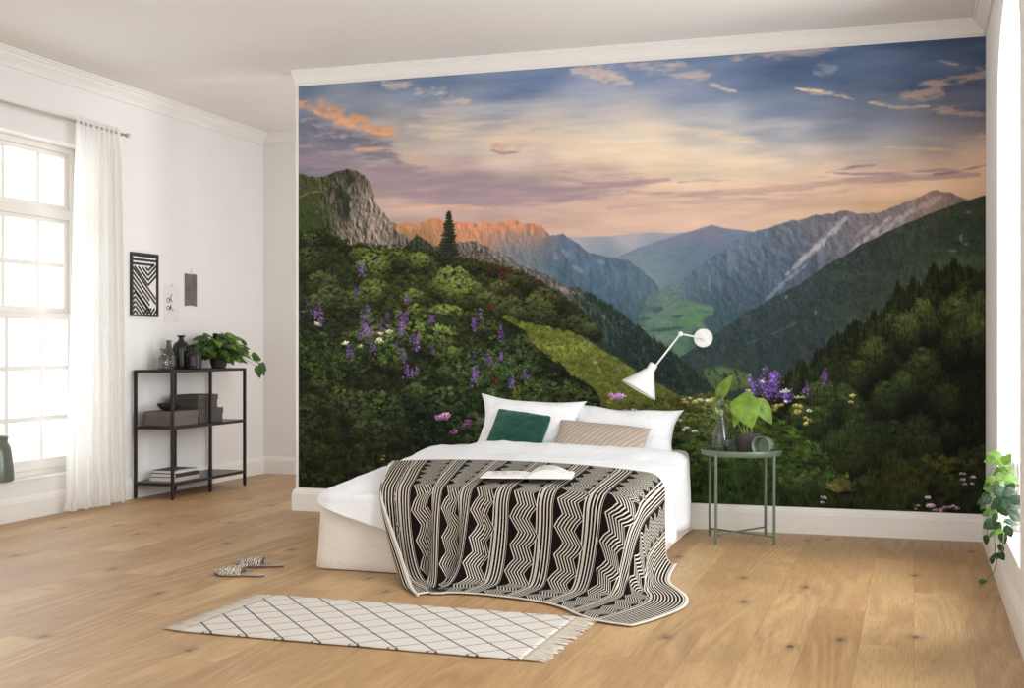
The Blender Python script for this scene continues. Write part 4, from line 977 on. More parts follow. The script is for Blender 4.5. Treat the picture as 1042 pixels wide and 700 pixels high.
tag(pillow('pillow', M_white, .76, .37, .17, (-1.79, 7.735, .448), R(16), R(3), 0, .17, seed=5), 'white bed pillow on the right, behind the beige ribbed cushion', 'pillow', 'white bed pillows')
def velvet():
    t = NT('green_velvet'); v = t.obj(); n = t.noise(v, 14, 4)
    t.set(Base_Color=t.ramp(n, [(.3, lin(16, 52, 42)), (.7, lin(28, 72, 58))]), Roughness=.8); t.b.inputs['Sheen Weight'].default_value = .5; t.b.inputs['Sheen Tint'].default_value = (.4, .75, .6, 1); t.b.inputs['Specular IOR Level'].default_value = .15
    t.bump(t.noise(v, 300, 2), .1, .001); return t.m
def ribbed():
    t = NT('ribbed_beige_cotton'); v = t.obj(); s = t.node('ShaderNodeSeparateXYZ'); t.t.links.new(v, s.inputs[0])
    d = t.math('SUBTRACT', t.math('MULTIPLY', s.outputs[0], .9), t.math('MULTIPLY', s.outputs[2], .75)); w_ = t.math('POWER', t.math('ABSOLUTE', t.math('SINE', t.math('MULTIPLY', d, PI/.034))), .6)
    t.set(Base_Color=t.mix(w_, lin(160, 143, 130), lin(186, 170, 157)), Roughness=.9); t.b.inputs['Specular IOR Level'].default_value = .12
    t.bump(w_, .5, .006); return t.m
tag(pillow('cushion', velvet(), .38, .33, .12, (-2.455, 7.50, .505), R(40), R(9), R(4), .05, seed=9, wr=.006), 'dark green velvet cushion leaning on the left white pillow', 'cushion')
tag(pillow('cushion', ribbed(), .61, .27, .12, (-1.90, 7.50, .480), R(38), R(5), R(-2), .05, seed=12, wr=.005), 'beige cushion with diagonal ribs lying against the right white pillow', 'cushion')
# ---------------------------------------------------------------- open book
def open_book():
    cx, cy, yaw = -1.93, 6.20, R(12); z0 = max(throw_z(cx+dx, cy+dy) for dx in (-.2, -.1, 0, .1, .2) for dy in (-.12, 0, .12))+.006
    root = thing('open_book', 'open illustrated book lying on the zigzag throw', 'book', (cx, cy, z0), yaw)
    M_page = plain('page_paper', (238, 236, 232), .8, var=.012, scale=9, spec=.2); M_cov = plain('book_cover_card', (226, 218, 208), .7, var=.02)
    hw, hd = .235, .15
    c = MB(); c.grid([[(x, y, .0015) for x in np.linspace(-hw-.004, hw+.004, 12)] for y in (-hd-.004, hd+.004)]); solid(c.build('cover', M_cov, root), .003, 1)
    def block(side, hgt, thick):
        rows_t = []; n = 18
        prof = [(side*hw*i/(n-1), .003+thick*(1-.15*i/(n-1))*min(1, (i+.6)/3)+hgt*math.sin(PI*min(1, i/(n-1)*1.15))*1.0*(1 if i < n-1 else .3)) for i in range(n)]
        m = MB(); m.grid([[(x, y, z) for x, z in prof] for y in np.linspace(-hd, hd, 6)]); m.grid([[(x, y, .003) for x, z in prof] for y in (-hd, hd)])
        for y in (-hd, hd): m.grid([[(x, y, .003) for x, z in prof], [(x, y, z) for x, z in prof]])
        x, z = prof[-1]; m.quad((x, -hd, .003), (x, hd, .003), (x, hd, z), (x, -hd, z))
        return m, prof
    m, pf = block(-1, .003, .006); o = m.build('left_pages', M_page, root); smooth_angle(o, 40)
    m2, pf2 = block(1, .032, .010); o2 = m2.build('right_pages', M_page, root); smooth_angle(o2, 40)
    # printed flowers on the left page, lines of text on the right one
    ink = plain('pink_print', (214, 186, 176), .8, var=.2, scale=60); gi = plain('grey_print', (150, 148, 146), .8)
    rr = random.Random(4); f = MB()
    zl = lambda x: np.interp(-x, [-q[0] for q in pf], [q[1] for q in pf])+.0006
    for k in range(26):
        x = -rr.uniform(.05, .19); y = rr.uniform(-.03, .13); s = rr.uniform(.008, .02); n = 9
        f.add([(x+s*math.cos(2*PI*i/n)*(1+.3*math.sin(3*i)), y+s*math.sin(2*PI*i/n), zl(x)) for i in range(n)], [tuple(range(n))])
    f.build('printed_flowers', ink, o)
    zr = lambda x: np.interp(x, [q[0] for q in pf2], [q[1] for q in pf2])+.0006
    g = MB()
    for k in range(13):
        y = .11-k*.017; xs = np.linspace(.06, .2 if k % 5 else .15, 10); g.grid([[(x, y, zr(x)) for x in xs], [(x, y+.004, zr(x)) for x in xs]])
    g.build('printed_text', gi, o2)
open_book()
# ---------------------------------------------------------------- curtain and rod
def sheer():
    t = NT('sheer_voile'); v = t.obj()
    d = t.node('ShaderNodeBsdfDiffuse'); d.inputs[0].default_value = lin(250, 248, 245)
    tr = t.node('ShaderNodeBsdfTranslucent'); tr.inputs[0].default_value = lin(252, 250, 248)
    tp = t.node('ShaderNodeBsdfTransparent')
    wv = t.noise(v, 500, 2)
    m1 = t.node('ShaderNodeMixShader'); m1.inputs[0].default_value = .48; t.t.links.new(d.outputs[0], m1.inputs[1]); t.t.links.new(tr.outputs[0], m1.inputs[2])
    m2 = t.node('ShaderNodeMixShader'); t.t.links.new(t.math('ADD', .05, t.math('MULTIPLY', wv, .16)), m2.inputs[0]); t.t.links.new(m1.outputs[0], m2.inputs[1]); t.t.links.new(tp.outputs[0], m2.inputs[2])
    t.t.links.new(m2.outputs[0], t.out.inputs[0]); return t.m
def curtain():
    rows = []; na = 220; rg = random.Random(2)
    zs = [2.835, 2.815, 2.79, 2.77, 2.745]+list(np.linspace(2.70, .45, 26))+[.36, .28, .21, .15, .10, .065, .04, .022, .012]
    for z in zs:
        f = (2.835-z)/2.82; top = max(0, 1-f*9)
        y0 = 7.425-.115*f; y1 = 7.925+.095*f**.8; row = []
        for i in range(na):
            s = i/(na-1); ph = s*2*PI
            amp = .016*top+.034*(1-top)*(1-.25*f)
            ph1 = ph*8.5+.5*math.sin(ph*1.5); ph2 = ph*8.5+.9*math.sin(ph*2.1+1)+.8*f*math.sin(ph*.8+2)
            x = amp*math.sin(ph1*top+ph2*(1-top))+.012*(1-top)*math.sin(ph*3.3+f*2)+(.006*math.sin(ph*34)*top)
            y = y0+(y1-y0)*s+.010*(1-top)*math.cos(ph2*2)
            low = max(0, 1-z/.30)
            x += low*.022*wob(s*9, z*12, 1, 3)+low*.03*math.sin(s*PI); y += low*.03*wob(s*7, z*9, 1, 5)
            zz = z+(low*.03*abs(wob(s*11, z*5, 1, 8)) if z < .1 else 0)
            row.append((-5.70+x, y, zz))
        rows.append(row)
    m = MB(); m.grid(rows); o = m.build('curtain', sheer(), smooth=True, fix=False)
    tag(o, 'sheer white floor-length curtain gathered at the right of the left window', 'curtain')
curtain()
def rod():
    M_r = plain('brushed_steel', (205, 198, 188), .35, .7, var=.02)
    root = thing('curtain_rod', 'slim pale metal curtain rod above the left window', 'curtain rod', (-5.70, 7.0, 2.795))
    MB().tube([(0, -1.15, 0), (0, 1.02, 0)], .011, 14).build('pole', M_r, root, smooth=True)
    for y in (-1.15, 1.02):
        M = Matrix.Translation((0, y, 0)) @ Matrix.Rotation(R(-90 if y > 0 else 90), 4, 'X')
        MB().lathe([(0, 0), (.015, 0), (.017, .006), (.017, .030), (.013, .036), (0, .036)], 18, M=M).build('finial', M_r, root, smooth=False)
    for y in (-1.05, .97):
        b = MB(); b.tube([(-.11, y, -.01), (-.03, y, -.012), (0, y, -.011)], .006, 8); b.lathe([(0, 0), (.022, 0), (.022, .006), (0, .006)], 16, M=Matrix.Translation((-.11, y, -.01)) @ Matrix.Rotation(R(90), 4, 'Y')); b.build('bracket', M_r, root)
rod()
def lathe_thing(name, prof, mat, loc, label, cat, group=None, n=40, ang=40):
    o = MB().lathe(prof, n).build(name, mat); smooth_angle(o, ang); o.location = loc; return tag(o, label, cat, group)
M_olive = plain('olive_glaze', (92, 100, 86), .28, var=.12, scale=7, spec=.6)
lathe_thing('vase', [(0, 0), (.108, 0), (.119, .008), (.121, .03), (.116, .10), (.108, .17), (.101, .222), (.094, .243), (.084, .257), (.080, .272), (.083, .292), (.088, .304), (.085, .305), (.078, .29), (.074, .262), (.09, .2), (.1, .05), (0, .03)],
            M_olive, (-5.875, 6.815, WZ0+.0145), 'dark olive green ceramic vase standing on the left window sill', 'vase')
# ---------------------------------------------------------------- shelf unit
M_blk = plain('black_metal', (44, 40, 39), .42, .5, var=.05)
M_shelf = plain('dark_shelf_board', (62, 56, 53), .35, 0, var=.05, scale=20)
SX0, SX1, SY0, SY1 = -5.785, -5.43, 8.235, 9.335; SZ = (.13, .565, 1.005)
def shelf_unit():
    root = thing('shelf_unit', 'narrow black metal shelf unit with three shelves against the left wall', 'shelf', ((SX0+SX1)/2, (SY0+SY1)/2, 0))
    ox, oy = (SX0+SX1)/2, (SY0+SY1)/2; hx, hy = (SX1-SX0)/2, (SY1-SY0)/2; s = .011
    for x in (-hx+s, hx-s):
        for y in (-hy+s, 0, hy-s):
            m = MB(); m.box(x-s, x+s, y-s, y+s, .008, SZ[2]-.001); lg = m.build('leg', M_blk, root, bevel=.0015)
            MB().lathe([(0, 0), (.008, 0), (.009, .003), (.009, .009), (0, .009)], 12, (x, y, 0)).build('foot', M_blk, lg)
    for z in SZ:
        m = MB(); a, b, t = hx-2*s, hy-2*s, .022
        for sx in (-1, 1):
            for y0, y1 in ((-b, -s), (s, b)): m.box(sx*(hx-s)-s*.9, sx*(hx-s)+s*.9, y0, y1, z-t, z)
        for y in (-hy+s, hy-s): m.box(-a, a, y-s*.9, y+s*.9, z-t, z)
        m.build('rail', M_blk, root)
        MB().box(-a-.001, a+.001, -b-.001, b+.001, z-.008, z-.001).build('shelf_board', M_shelf, root)
shelf_unit()
def lidded_box(label, cx, cy, z, wx, wy, h, mat, rz=0.):
    root = thing('storage_box', label, 'box', (cx, cy, z), rz, 'dark storage boxes on the shelf unit')
    MB().box(-wx/2+.004, wx/2-.004, -wy/2+.004, wy/2-.004, 0, h-.006).build('box_body', mat, root, bevel=.003)
    l = MB(); l.box(-wx/2, wx/2, -wy/2, wy/2, h-.045, h); l.build('lid', mat, root, bevel=.003)
    return root
M_bx1 = plain('taupe_board', (98, 92, 84), .75, var=.05, scale=40, bump=.1); M_bx2 = plain('charcoal_board', (76, 70, 64), .75, var=.06, scale=40, bump=.1)
zs = SZ[1]+.0005
lidded_box('long low taupe storage box at the left of the middle shelf', -5.60, 8.475, zs, .26, .37, .115, M_bx1)
lidded_box('charcoal storage box under another box at the right of the middle shelf', -5.60, 8.86, zs, .25, .36, .118, M_bx2)
lidded_box('charcoal storage box stacked on top of the other box on the middle shelf', -5.60, 8.80, zs+.1185, .25, .34, .112, M_bx2, R(4))
M_bowl = plain('black_stoneware', (34, 31, 30), .45, var=.08)
lathe_thing('bowl', [(0, 0), (.045, 0), (.048, .004), (.075, .022), (.092, .044), (.096, .058), (.093, .059), (.086, .044), (.06, .02), (0, .012)], M_bowl, (-5.585, 8.42, zs+.1155), 'black shallow bowl standing on the long taupe box', 'bowl')
def book(label, cx, cy, z, wx, wy, h, cov, rz, spiral=False):
    root = thing('book', label, 'book', (cx, cy, z), rz, 'stacked books on the lowest shelf')
    M_p = plain('page_block', (226, 220, 210), .85, var=.04, scale=90)
    MB().box(-wx/2+.004, wx/2-.004, -wy/2+.003, wy/2-.003, .003, h-.003).build('pages', M_p, root)
    c = MB(); c.box(-wx/2, wx/2, -wy/2, wy/2, 0, .003); c.box(-wx/2, wx/2, -wy/2, wy/2, h-.003, h)
    if not spiral: c.box(wx/2-.003, wx/2, -wy/2, wy/2, .003, h-.003)
    cv = c.build('cover', cov, root)
    if spiral:
        M_s = plain('white_wire', (226, 222, 216), .5)
        r = MB()
        for k in range(15):
            y = -wy/2+.02+k*(wy-.04)/14; r.tube([(wx/2-.008+.012*math.cos(a), y, h/2+(h/2+.004)*math.sin(a)) for a in np.linspace(-2.4, 2.4, 9)], .0016, 5)
        r.build('spiral_binding', M_s, cv)
C_bk = plain('black_cover', (36, 33, 32), .5); C_gr = plain('pale_grey_cover', (176, 170, 162), .6); C_w = plain('off_white_cover', (206, 200, 190), .6)
z0 = SZ[0]+.0005
book('pale grey book at the bottom of the stack on the lowest shelf', -5.60, 8.52, z0, .24, .35, .030, C_gr, R(2))
book('black covered book in the middle of the stack on the lowest shelf', -5.60, 8.53, z0+.0305, .23, .33, .028, C_bk, R(-1))
book('black spiral-bound notebook on top of the stack on the lowest shelf', -5.60, 8.52, z0+.059, .22, .30, .026, C_bk, R(1), True)
# bottles on the top shelf
zt = SZ[2]+.0005
G_clear = glass('clear_glass', (.80, .80, .78), .04, .03, 1.3); G_grey = glass('grey_green_glass', (.52, .53, .46), .14); G_smoke = glass('smoked_glass', (.13, .115, .11), .35)
def bottle(label, prof, mat, x, y):
    return lathe_thing('bottle', prof, mat, (x, y, zt), label, 'bottle', 'glass bottles on the shelf unit', 36)
bottle('small clear glass bottle with a flared rim, leftmost on the shelf unit', [(0, .001), (.044, 0), (.047, .006), (.047, .075), (.044, .094), (.030, .108), (.021, .116), (.019, .150), (.026, .160), (.034, .163), (.034, .166), (.024, .163), (.016, .150), (.018, .117), (.04, .094), (.044, .07), (.044, .008), (0, .005)], G_clear, -5.60, 8.365)
bottle('grey-green glass bottle with a long neck, between the clear bottle and the smoked ones', [(0, .001), (.050, 0), (.056, .006), (.060, .03), (.061, .075), (.054, .112), (.036, .148), (.024, .172), (.019, .195), (.019, .222), (.022, .224), (.022, .232), (.016, .232), (.016, .196), (.033, .147), (.056, .075), (.055, .01), (0, .006)], G_grey, -5.665, 8.535)
bottle('tall smoked glass bottle with a flared rim, behind the shorter smoked bottle', [(0, .001), (.058, 0), (.066, .006), (.068, .03), (.068, .165), (.064, .19), (.048, .214), (.028, .226), (.020, .236), (.020, .255), (.034, .266), (.036, .272), (.03, .272), (.016, .258), (.016, .236), (.045, .211), (.062, .185), (.064, .02), (0, .006)], G_smoke, -5.66, 8.70)
bottle('short smoked glass bottle with a flared rim, in front of the tall smoked bottle', [(0, .001), (.056, 0), (.064, .006), (.066, .03), (.066, .10), (.062, .122), (.046, .143), (.024, .156), (.018, .165), (.018, .178), (.030, .188), (.032, .194), (.026, .194), (.014, .18), (.014, .165), (.043, .14), (.06, .12), (.062, .02), (0, .006)], G_smoke, -5.545, 8.70)
# ---------------------------------------------------------------- leaves
def leaf(m, pos, d, nrm, L, W, fold=.25, curl=.35, nl=7, nw=3, kind='heart'):
    """one blade starting at pos, growing along d, upper side facing nrm"""
    d = Vector(d).normalized(); nrm = Vector(nrm); s = d.cross(nrm).normalized(); nrm = s.cross(d).normalized(); pos = Vector(pos)
    rows = []
    for i in range(nl+1):
        t = i/nl
        wd = {'heart': math.sin(PI*min(1, t**.62))**.8*(1-.15*t), 'oval': math.sin(PI*t**.85)**.85, 'lobed': (math.sin(PI*t**.6)**.8)*(1+.22*math.cos(t*14))}[kind] if 0 < t < 1 else 0.0
        row = []
        for j in range(-nw, nw+1):
            q = j/nw; back = (-.10*L*abs(q)*(1-t)**3 if kind != 'oval' else 0)
            x = q*W/2*wd; z = fold*abs(q)**1.2*W/2*wd-curl*L*t*t*.5-(.12*W*abs(q)**3*wd)
            row.append(pos+d*(L*t*(1-.1*curl*t)+back)+s*x+nrm*z)
        rows.append(row)
    m.grid(rows)
def leaf_mat(name, a, b, vein=None, spots=None, rough=.5):
    if name in MATS: return MATS[name]
    t = NT(name); v = t.obj(); n = t.noise(v, 22, 4)
    c = t.ramp(n, [(.3, lin(*a)), (.7, lin(*b))])
    if spots:
        vo = t.node('ShaderNodeTexVoronoi'); vo.inputs['Scale'].default_value = 170; t.t.links.new(v, vo.inputs['Vector'])
        big = t.noise(v, 60, 2); f = t.math('MULTIPLY', t.ramp(vo.outputs['Distance'], [(.18, (.8, .8, .8, 1)), (.34, (0, 0, 0, 1))]), t.ramp(big, [(.4, (0, 0, 0, 1)), (.52, (1, 1, 1, 1))]))
        c = t.mix(f, c, lin(*spots))
    t.set(Base_Color=c, Roughness=rough); t.b.inputs['Specular IOR Level'].default_value = .3
    tl = t.node('ShaderNodeBsdfTranslucent'); t.put(tl.inputs[0], c); mx = t.node('ShaderNodeMixShader'); mx.inputs[0].default_value = .16
    t.t.links.new(t.b.outputs[0], mx.inputs[1]); t.t.links.new(tl.outputs[0], mx.inputs[2]); t.t.links.new(mx.outputs[0], t.out.inputs[0])
    MATS[name] = t.m; return t.m
M_soil = plain('potting_soil', (52, 40, 32), .95, var=.3, scale=60, bump=.4)
M_stem = plain('green_stem', (104, 124, 58), .5)
def pothos():
    cx, cy = -5.60, 9.17
    root = thing('potted_plant', 'bushy green pothos in a dark pot at the right end of the shelf unit', 'plant', (cx, cy, zt))
    M_pot = plain('dark_grey_pot', (70, 66, 64), .7, var=.06)
    o = MB().lathe([(0, 0), (.050, 0), (.058, .004), (.070, .04), (.072, .075), (.066, .105), (.063, .108), (.06, .10), (0, .098)], 40).build('pot', M_pot, root); smooth_angle(o)
    MB().lathe([(0, .102), (.059, .102), (.059, .0985), (0, .0985)], 24).build('soil', M_soil, o)
    Ml = leaf_mat('pothos_leaf', (30, 54, 18), (72, 106, 36)); Ml2 = leaf_mat('young_pothos_leaf', (80, 112, 38), (124, 150, 62))
    rr = random.Random(11); lv = MB(); ly = MB(); st = MB()
    def one(p, d, L, young=False, nrm=None):
        s = Vector((0, 0, .115)); p = Vector(p); mid = (s+p)/2+Vector((0, 0, .05))
        st.tube([s, mid, p], [.0035, .003, .002], 5)
        leaf(ly if young else lv, p, d, nrm or Vector((d[0]*.3+.35, d[1]*.3-.25, 1)), L, L*.78, .25, rr.uniform(.3, .8))
    for k in range(150):
        a = rr.uniform(0, 2*PI); e = rr.uniform(.0, 1.0); r = rr.uniform(.35, 1)
        x, y, z = .155*r*math.cos(a), .235*r*math.sin(a)-.02, .05+.27*(1-.55*r*r)*rr.uniform(.2, 1)
        if x < -.14: x = -.14
        d = Vector((math.cos(a)+.25, math.sin(a)-.15, rr.uniform(-.55, .15)))
        one((x, y, z), d, rr.uniform(.08, .125), rr.random() < .22, Vector((.55+.4*math.cos(a), -.35+.4*math.sin(a), .75)))
    # trailing stems over the right end, one leaf reaching left
    for p, d, L in [((.10, -.30, .155), (.1, -1, .1), .085), ((.02, .34, .15), (.3, .9, -.1), .11), ((.09, .40, .10), (.5, .9, -.2), .12), ((.20, .34, .03), (.35, .4, -.9), .12), ((.21, .27, .01), (.5, .1, -.9), .11), ((.17, .42, .03), (.3, .8, -.7), .10), ((.05, -.25, .13), (.3, -1, -.1), .08), ((.03, .33, .22), (.2, 1, .1), .10)]:
        one(p, d, L, False, Vector((.7, -.45, .5)))
    lv.build('leaves', Ml, root, smooth=True, fix=False); ly.build('young_leaves', Ml2, root, smooth=True, fix=False); st.build('stems', M_stem, root, smooth=True)
pothos()
# ---------------------------------------------------------------- things on the left wall
def wall_art():
    x = XL; y0, y1, z0, z1 = 8.219, 8.578, 1.424, 1.926; cy, cz = (y0+y1)/2, (z0+z1)/2; hy, hz = (y1-y0)/2, (z1-z0)/2
    root = thing('framed_print', 'black framed print of bold black and white zigzag stripes on the left wall', 'picture', (x+.001, cy, z0))
    t = .016; f = MB()
    for a0, a1, b0, b1 in [(-hy, hy, 0, t), (-hy, hy, 2*hz-t, 2*hz), (-hy, -hy+t, t, 2*hz-t), (hy-t, hy, t, 2*hz-t)]: f.box(0, .022, a0, a1, b0, b1)
    f.build('frame', plain('black_wood', (44, 38, 36), .5), root, bevel=.001)
    paper = MB().box(0, .008, -hy+t, hy-t, t, 2*hz-t).build('print_paper', plain('white_paper', (226, 222, 218), .85, var=.01), root)
    # bars of the design, laid out in fractions of the sheet (across from the left, down from the top)
    W_, H_ = 2*(hy-t), 2*(hz-t); Xp = .0088
    def P(a, b): return (Xp, -hy+t+a*W_, 2*hz-t-b*H_)
    bars = MB(); cut = [(0, 0), (1, 0), (1, 1), (0, 1)]
    def clip(poly, k, lim, keep_less):
        out = []
        for i in range(len(poly)):
            p, q = poly[i], poly[(i+1) % len(poly)]; ip = (p[k] <= lim) == keep_less; iq = (q[k] <= lim) == keep_less
            if ip: out.append(p)
            if ip != iq: u = (lim-p[k])/(q[k]-p[k]); out.append((p[0]+u*(q[0]-p[0]), p[1]+u*(q[1]-p[1])))
        return out
    def bar(p, q, w=.040):
        ax, ay = p[0]*W_, p[1]*H_; bx, by = q[0]*W_, q[1]*H_; l = math.hypot(bx-ax, by-ay); nx, ny = -(by-ay)/l*w*W_/2*1.5, (bx-ax)/l*w*W_/2*1.5
        pl = [((ax+nx)/W_, (ay+ny)/H_), ((bx+nx)/W_, (by+ny)/H_), ((bx-nx)/W_, (by-ny)/H_), ((ax-nx)/W_, (ay-ny)/H_)]
        for k, lim, less in ((0, 0, False), (0, 1, True), (1, 0, False), (1, 1, True)):
            if pl: pl = clip(pl, k, lim, less)
        if len(pl) > 2: bars.add([P(*c) for c in pl], [tuple(range(len(pl)))])
    bar((0, .012), (1, .012)); bar((0, .082), (1, .082)); bar((0, .152), (.90, .152))
    for k in range(4):                                      # nested arrows pointing down at the upper right, their left arms running on
        b = .250+.083*k; bar((.66, b), (1.02 if k else .92, b-(.18 if k else .115))); bar((.66, b), (.66-(b-.195)/.545, .195))
    for k in range(5):                                      # long diagonals running down to the right
        b = .185+.083*k; bar((-.02, b), (.98 if k < 2 else .66, b+(.545 if k < 2 else .37)))
    for k in range(3): b = .351+.083*k; bar((.66, b+.37), (.72+.0*k, b+.41))
    for k in range(5):                                      # nested arrows pointing up at the lower left
        b = .625+.078*k; bar((.13, b), (-.02, b+.085)); bar((.13, b), (.13+(min(1.0, b+.40)-b)/.545, min(1.0, b+.40)))
    for k in range(4): a = .66+.14*k; bar((a, .885), (a-.20, 1.0))
    bars.build('printed_bars', plain('black_print', (52, 46, 45), .8), paper)
    # white card with brush marks
    y0, y1, z0, z1 = 8.684, 8.908, 1.384, 1.694
    root = thing('paper_card', 'white paper sheet with small black brush marks taped to the left wall', 'paper', (x+.001, (y0+y1)/2, z0))
    hy = (y1-y0)/2; H = z1-z0; card = MB().box(0, .0015, -hy, hy, 0, H).build('sheet', plain('card_paper', (226, 221, 222), .9, var=.01), root)
    ink = MB(); q = H/45*1.45; U = lambda px, py: (.0024, (px-186)/373*.36, H-(py-40)/640*H*1.0)   # brush lettering: two short words, one above the other
    def brush(pts, r=.0030): ink.tube([U(*p) for p in pts], r, 6)
    ring = lambda cx_, cy_, rx, ry: [(cx_+rx*math.cos(a), cy_+ry*math.sin(a)) for a in np.linspace(.4, 6.6, 15)]
    brush(ring(128, 300, 22, 34)); brush([(178, 195), (166, 235), (150, 290), (142, 330)]); brush([(146, 312), (160, 286), (174, 290), (178, 312), (182, 335)])
    brush(ring(126, 430, 20, 32)); brush([(168, 368), (160, 400), (152, 440), (148, 462)]); brush([(152, 436), (168, 408), (180, 414)]); brush([(156, 432), (172, 446), (190, 462), (204, 458)])
    ink.build('brush_marks', plain('black_ink', (46, 44, 46), .8), card)
    MB().box(.0015, .0025, -.012, .008, H-.012, H+.010).build('yellow_tape', plain('yellow_tape', (222, 204, 130), .7), root)
    # dark poster
    y0, y1, z0, z1 = 8.978, 9.162, 1.528, 1.80
    root = thing('paper_sheet', 'narrow dark grey sheet hung by a thread on the left wall', 'picture', (x+.001, (y0+y1)/2, z0)); hy = (y1-y0)/2; H = z1-z0
    t = NT('speckled_dark_print'); n = t.noise(t.obj(), 120, 4, .7); n2 = t.noise(t.obj(), 9, 3)
    c = t.mix(t.ramp(n, [(.48, (0, 0, 0, 1)), (.75, (1, 1, 1, 1))]), t.ramp(n2, [(.3, lin(84, 78, 76)), (.7, lin(112, 106, 103))]), lin(150, 144, 140)); t.set(Base_Color=c, Roughness=.85)
    s = MB(); s.add([(.002, -hy, 0), (.002, -.02, .006), (.002, .02, .006), (.002, hy, 0), (.002, hy, H), (.002, .012, H), (.002, 0, H-.012), (.002, -.012, H), (.002, -hy, H)], [(0, 1, 2, 3, 4, 5, 6, 7, 8)])
    solid(s.build('sheet', t.m, root), .0015, 0)
    MB().tube([(.0025, -.010, H-.001), (.002, 0, H+.045), (.0025, .010, H-.001)], .0012, 5).build('thread', plain('pale_thread', (190, 182, 172), .8), root)
wall_art()
# ---------------------------------------------------------------- wall lamp
def wall_lamp():
    M_w = plain('white_enamel', (238, 236, 233), .35, var=.01); cx, cz = -1.302, 1.241
    root = thing('wall_lamp', 'white swing-arm wall lamp with a cone shade in front of the mural', 'lamp', (cx, YM-.003, cz))
    F = Matrix.Rotation(R(90), 4, 'X')                      # lathe axis -> out of the wall
    o = MB().lathe([(0, 0), (.060, 0), (.0615, .003), (.0615, .014), (.058, .019), (.02, .022), (.013, .028), (.013, .040), (0, .042)], 40, M=F).build('wall_plate', M_w, root); smooth_angle(o)
    e0 = Vector((0, -.045, 0)); e1 = Vector((-.128, -.125, .026)); e2 = Vector((-.272, -.265, -.190))
    a = MB(); a.tube([Vector((0, -.036, 0)), e0, e1], .0062, 12); a.build('arm', M_w, root, smooth=True)
    b = MB(); b.tube([e1, e2], .0062, 12); b.build('arm', M_w, root, smooth=True)
    j = MB(); j.lathe([(0, -.016), (.011, -.015), (.0145, -.006), (.0145, .006), (.011, .015), (0, .016)], 18, M=Matrix.Translation(e1)); j.build('joint', M_w, root, smooth=True)
    right = Vector((.9508, .3097, 0)); ax = (right*-13.5+Vector((0, 0, -22.5))+Vector((-.3097, .9508, 0))*-1.5).normalized()
    q = ax.to_track_quat('Z', 'Y').to_matrix().to_4x4(); M = Matrix.Translation(e2+Vector((-.012, 0, .005))) @ q
    s = MB().lathe([(0, -.022), (.020, -.022), (.027, -.018), (.0275, .022), (.029, .026), (.035, .034), (.060, .075), (.095, .128), (.121, .168), (.1225, .172), (.119, .171), (.057, .077), (.026, .028), (0, .024)], 48, M=M).build('lamp_shade', M_w, root); smooth_angle(s, 30); shade = s
    bulb = MB().lathe([(0, .024), (.013, .026), (.013, .05), (.026, .075), (.030, .095), (.022, .115), (0, .123)], 20, M=M).build('bulb', plain('opal_bulb', (240, 238, 230), .2), shade, smooth=True)
wall_lamp()
# ---------------------------------------------------------------- side table and what stands on it
M_sage = plain('sage_green_metal', (98, 110, 93), .42, .1, var=.03)
TCX, TCY, TZ = -1.005, 7.615, .530
def side_table():
    root = thing('side_table', 'round sage green metal tray table right of the bed', 'table', (TCX, TCY, 0), R(15))
    o = MB().lathe([(0, TZ-.006), (.232, TZ-.006), (.240, TZ-.004), (.243, TZ), (.246, TZ+.026), (.244, TZ+.030), (.241, TZ+.026), (.238, TZ+.003), (.232, TZ), (0, TZ)], 72).build('tray', M_sage, root); smooth_angle(o, 35)
    P = []
    for k in range(4):
        a = R(45+90*k); x, y = .236*math.cos(a), .236*math.sin(a); P.append((x, y))
        MB().tube([(x*1.035, y*1.035, 0), (x*1.035, y*1.035, TZ-.03), (x*1.035, y*1.035, TZ+.018)], .0085, 14).build('leg', M_sage, root, smooth=False)
    r = MB(); r.tube([(P[0][0], P[0][1], .058), (P[2][0], P[2][1], .058)], .0055, 10); r.build('cross_bar', M_sage, root, smooth=True)
    r = MB(); r.tube([(P[1][0], P[1][1], .047), (P[3][0], P[3][1], .047)], .0055, 10); r.build('cross_bar', M_sage, root, smooth=True)
side_table()
zt2 = TZ+.0008
o = lathe_thing('carafe', [(0, .001), (.046, 0), (.052, .005), (.055, .03), (.055, .085), (.050, .135), (.040, .170), (.027, .205), (.0205, .235), (.020, .262), (.023, .285), (.0265, .292), (.024, .294), (.0185, .285), (.017, .26), (.0175, .235), (.024, .203), (.037, .168), (.047, .135), (.052, .085), (.052, .02), (0, .008)],
            glass('carafe_glass', (.86, .88, .86), .015, .03, 1.), (-1.125, 7.585, zt2), 'clear glass carafe with a ball stopper on the side table', 'carafe')
MB().lathe([(0, .270), (.015, .272), (.0165, .29), (.022, .30), (.0275, .318), (.028, .328), (.024, .343), (.014, .352), (0, .354)], 28).build('stopper', glass('stopper_glass', (.78, .80, .78), .03, .03, 1.), o, smooth=True)
o['label'] = 'clear glass carafe with a ball stopper on the side table'
lathe_thing('drinking_glass', [(0, .001), (.030, 0), (.034, .004), (.040, .085), (.0405, .088), (.038, .087), (.032, .012), (0, .008)], glass('grey_tumbler_glass', (.70, .72, .69), .03, .03, 1.), (-1.062, 7.512, zt2), 'small grey glass tumbler standing beside the carafe', 'glass')
o = MB().lathe([(0, 0), (.052, 0), (.056, .006), (.058, .085), (.0585, .09), (.055, .09), (.053, .07), (.050, .01), (0, .006)], 40).build('tumbler', glass('sage_glass', (.55, .66, .55), .62, .12, 1., (.36, .44, .34))); smooth_angle(o)
dv_ = Vector((-.29, -.955, 0)); o.rotation_euler = Vector((-.27, -.96, 0)).to_track_quat('Z', 'Y').to_euler(); o.location = (-.848, 7.565, zt2+.0590)
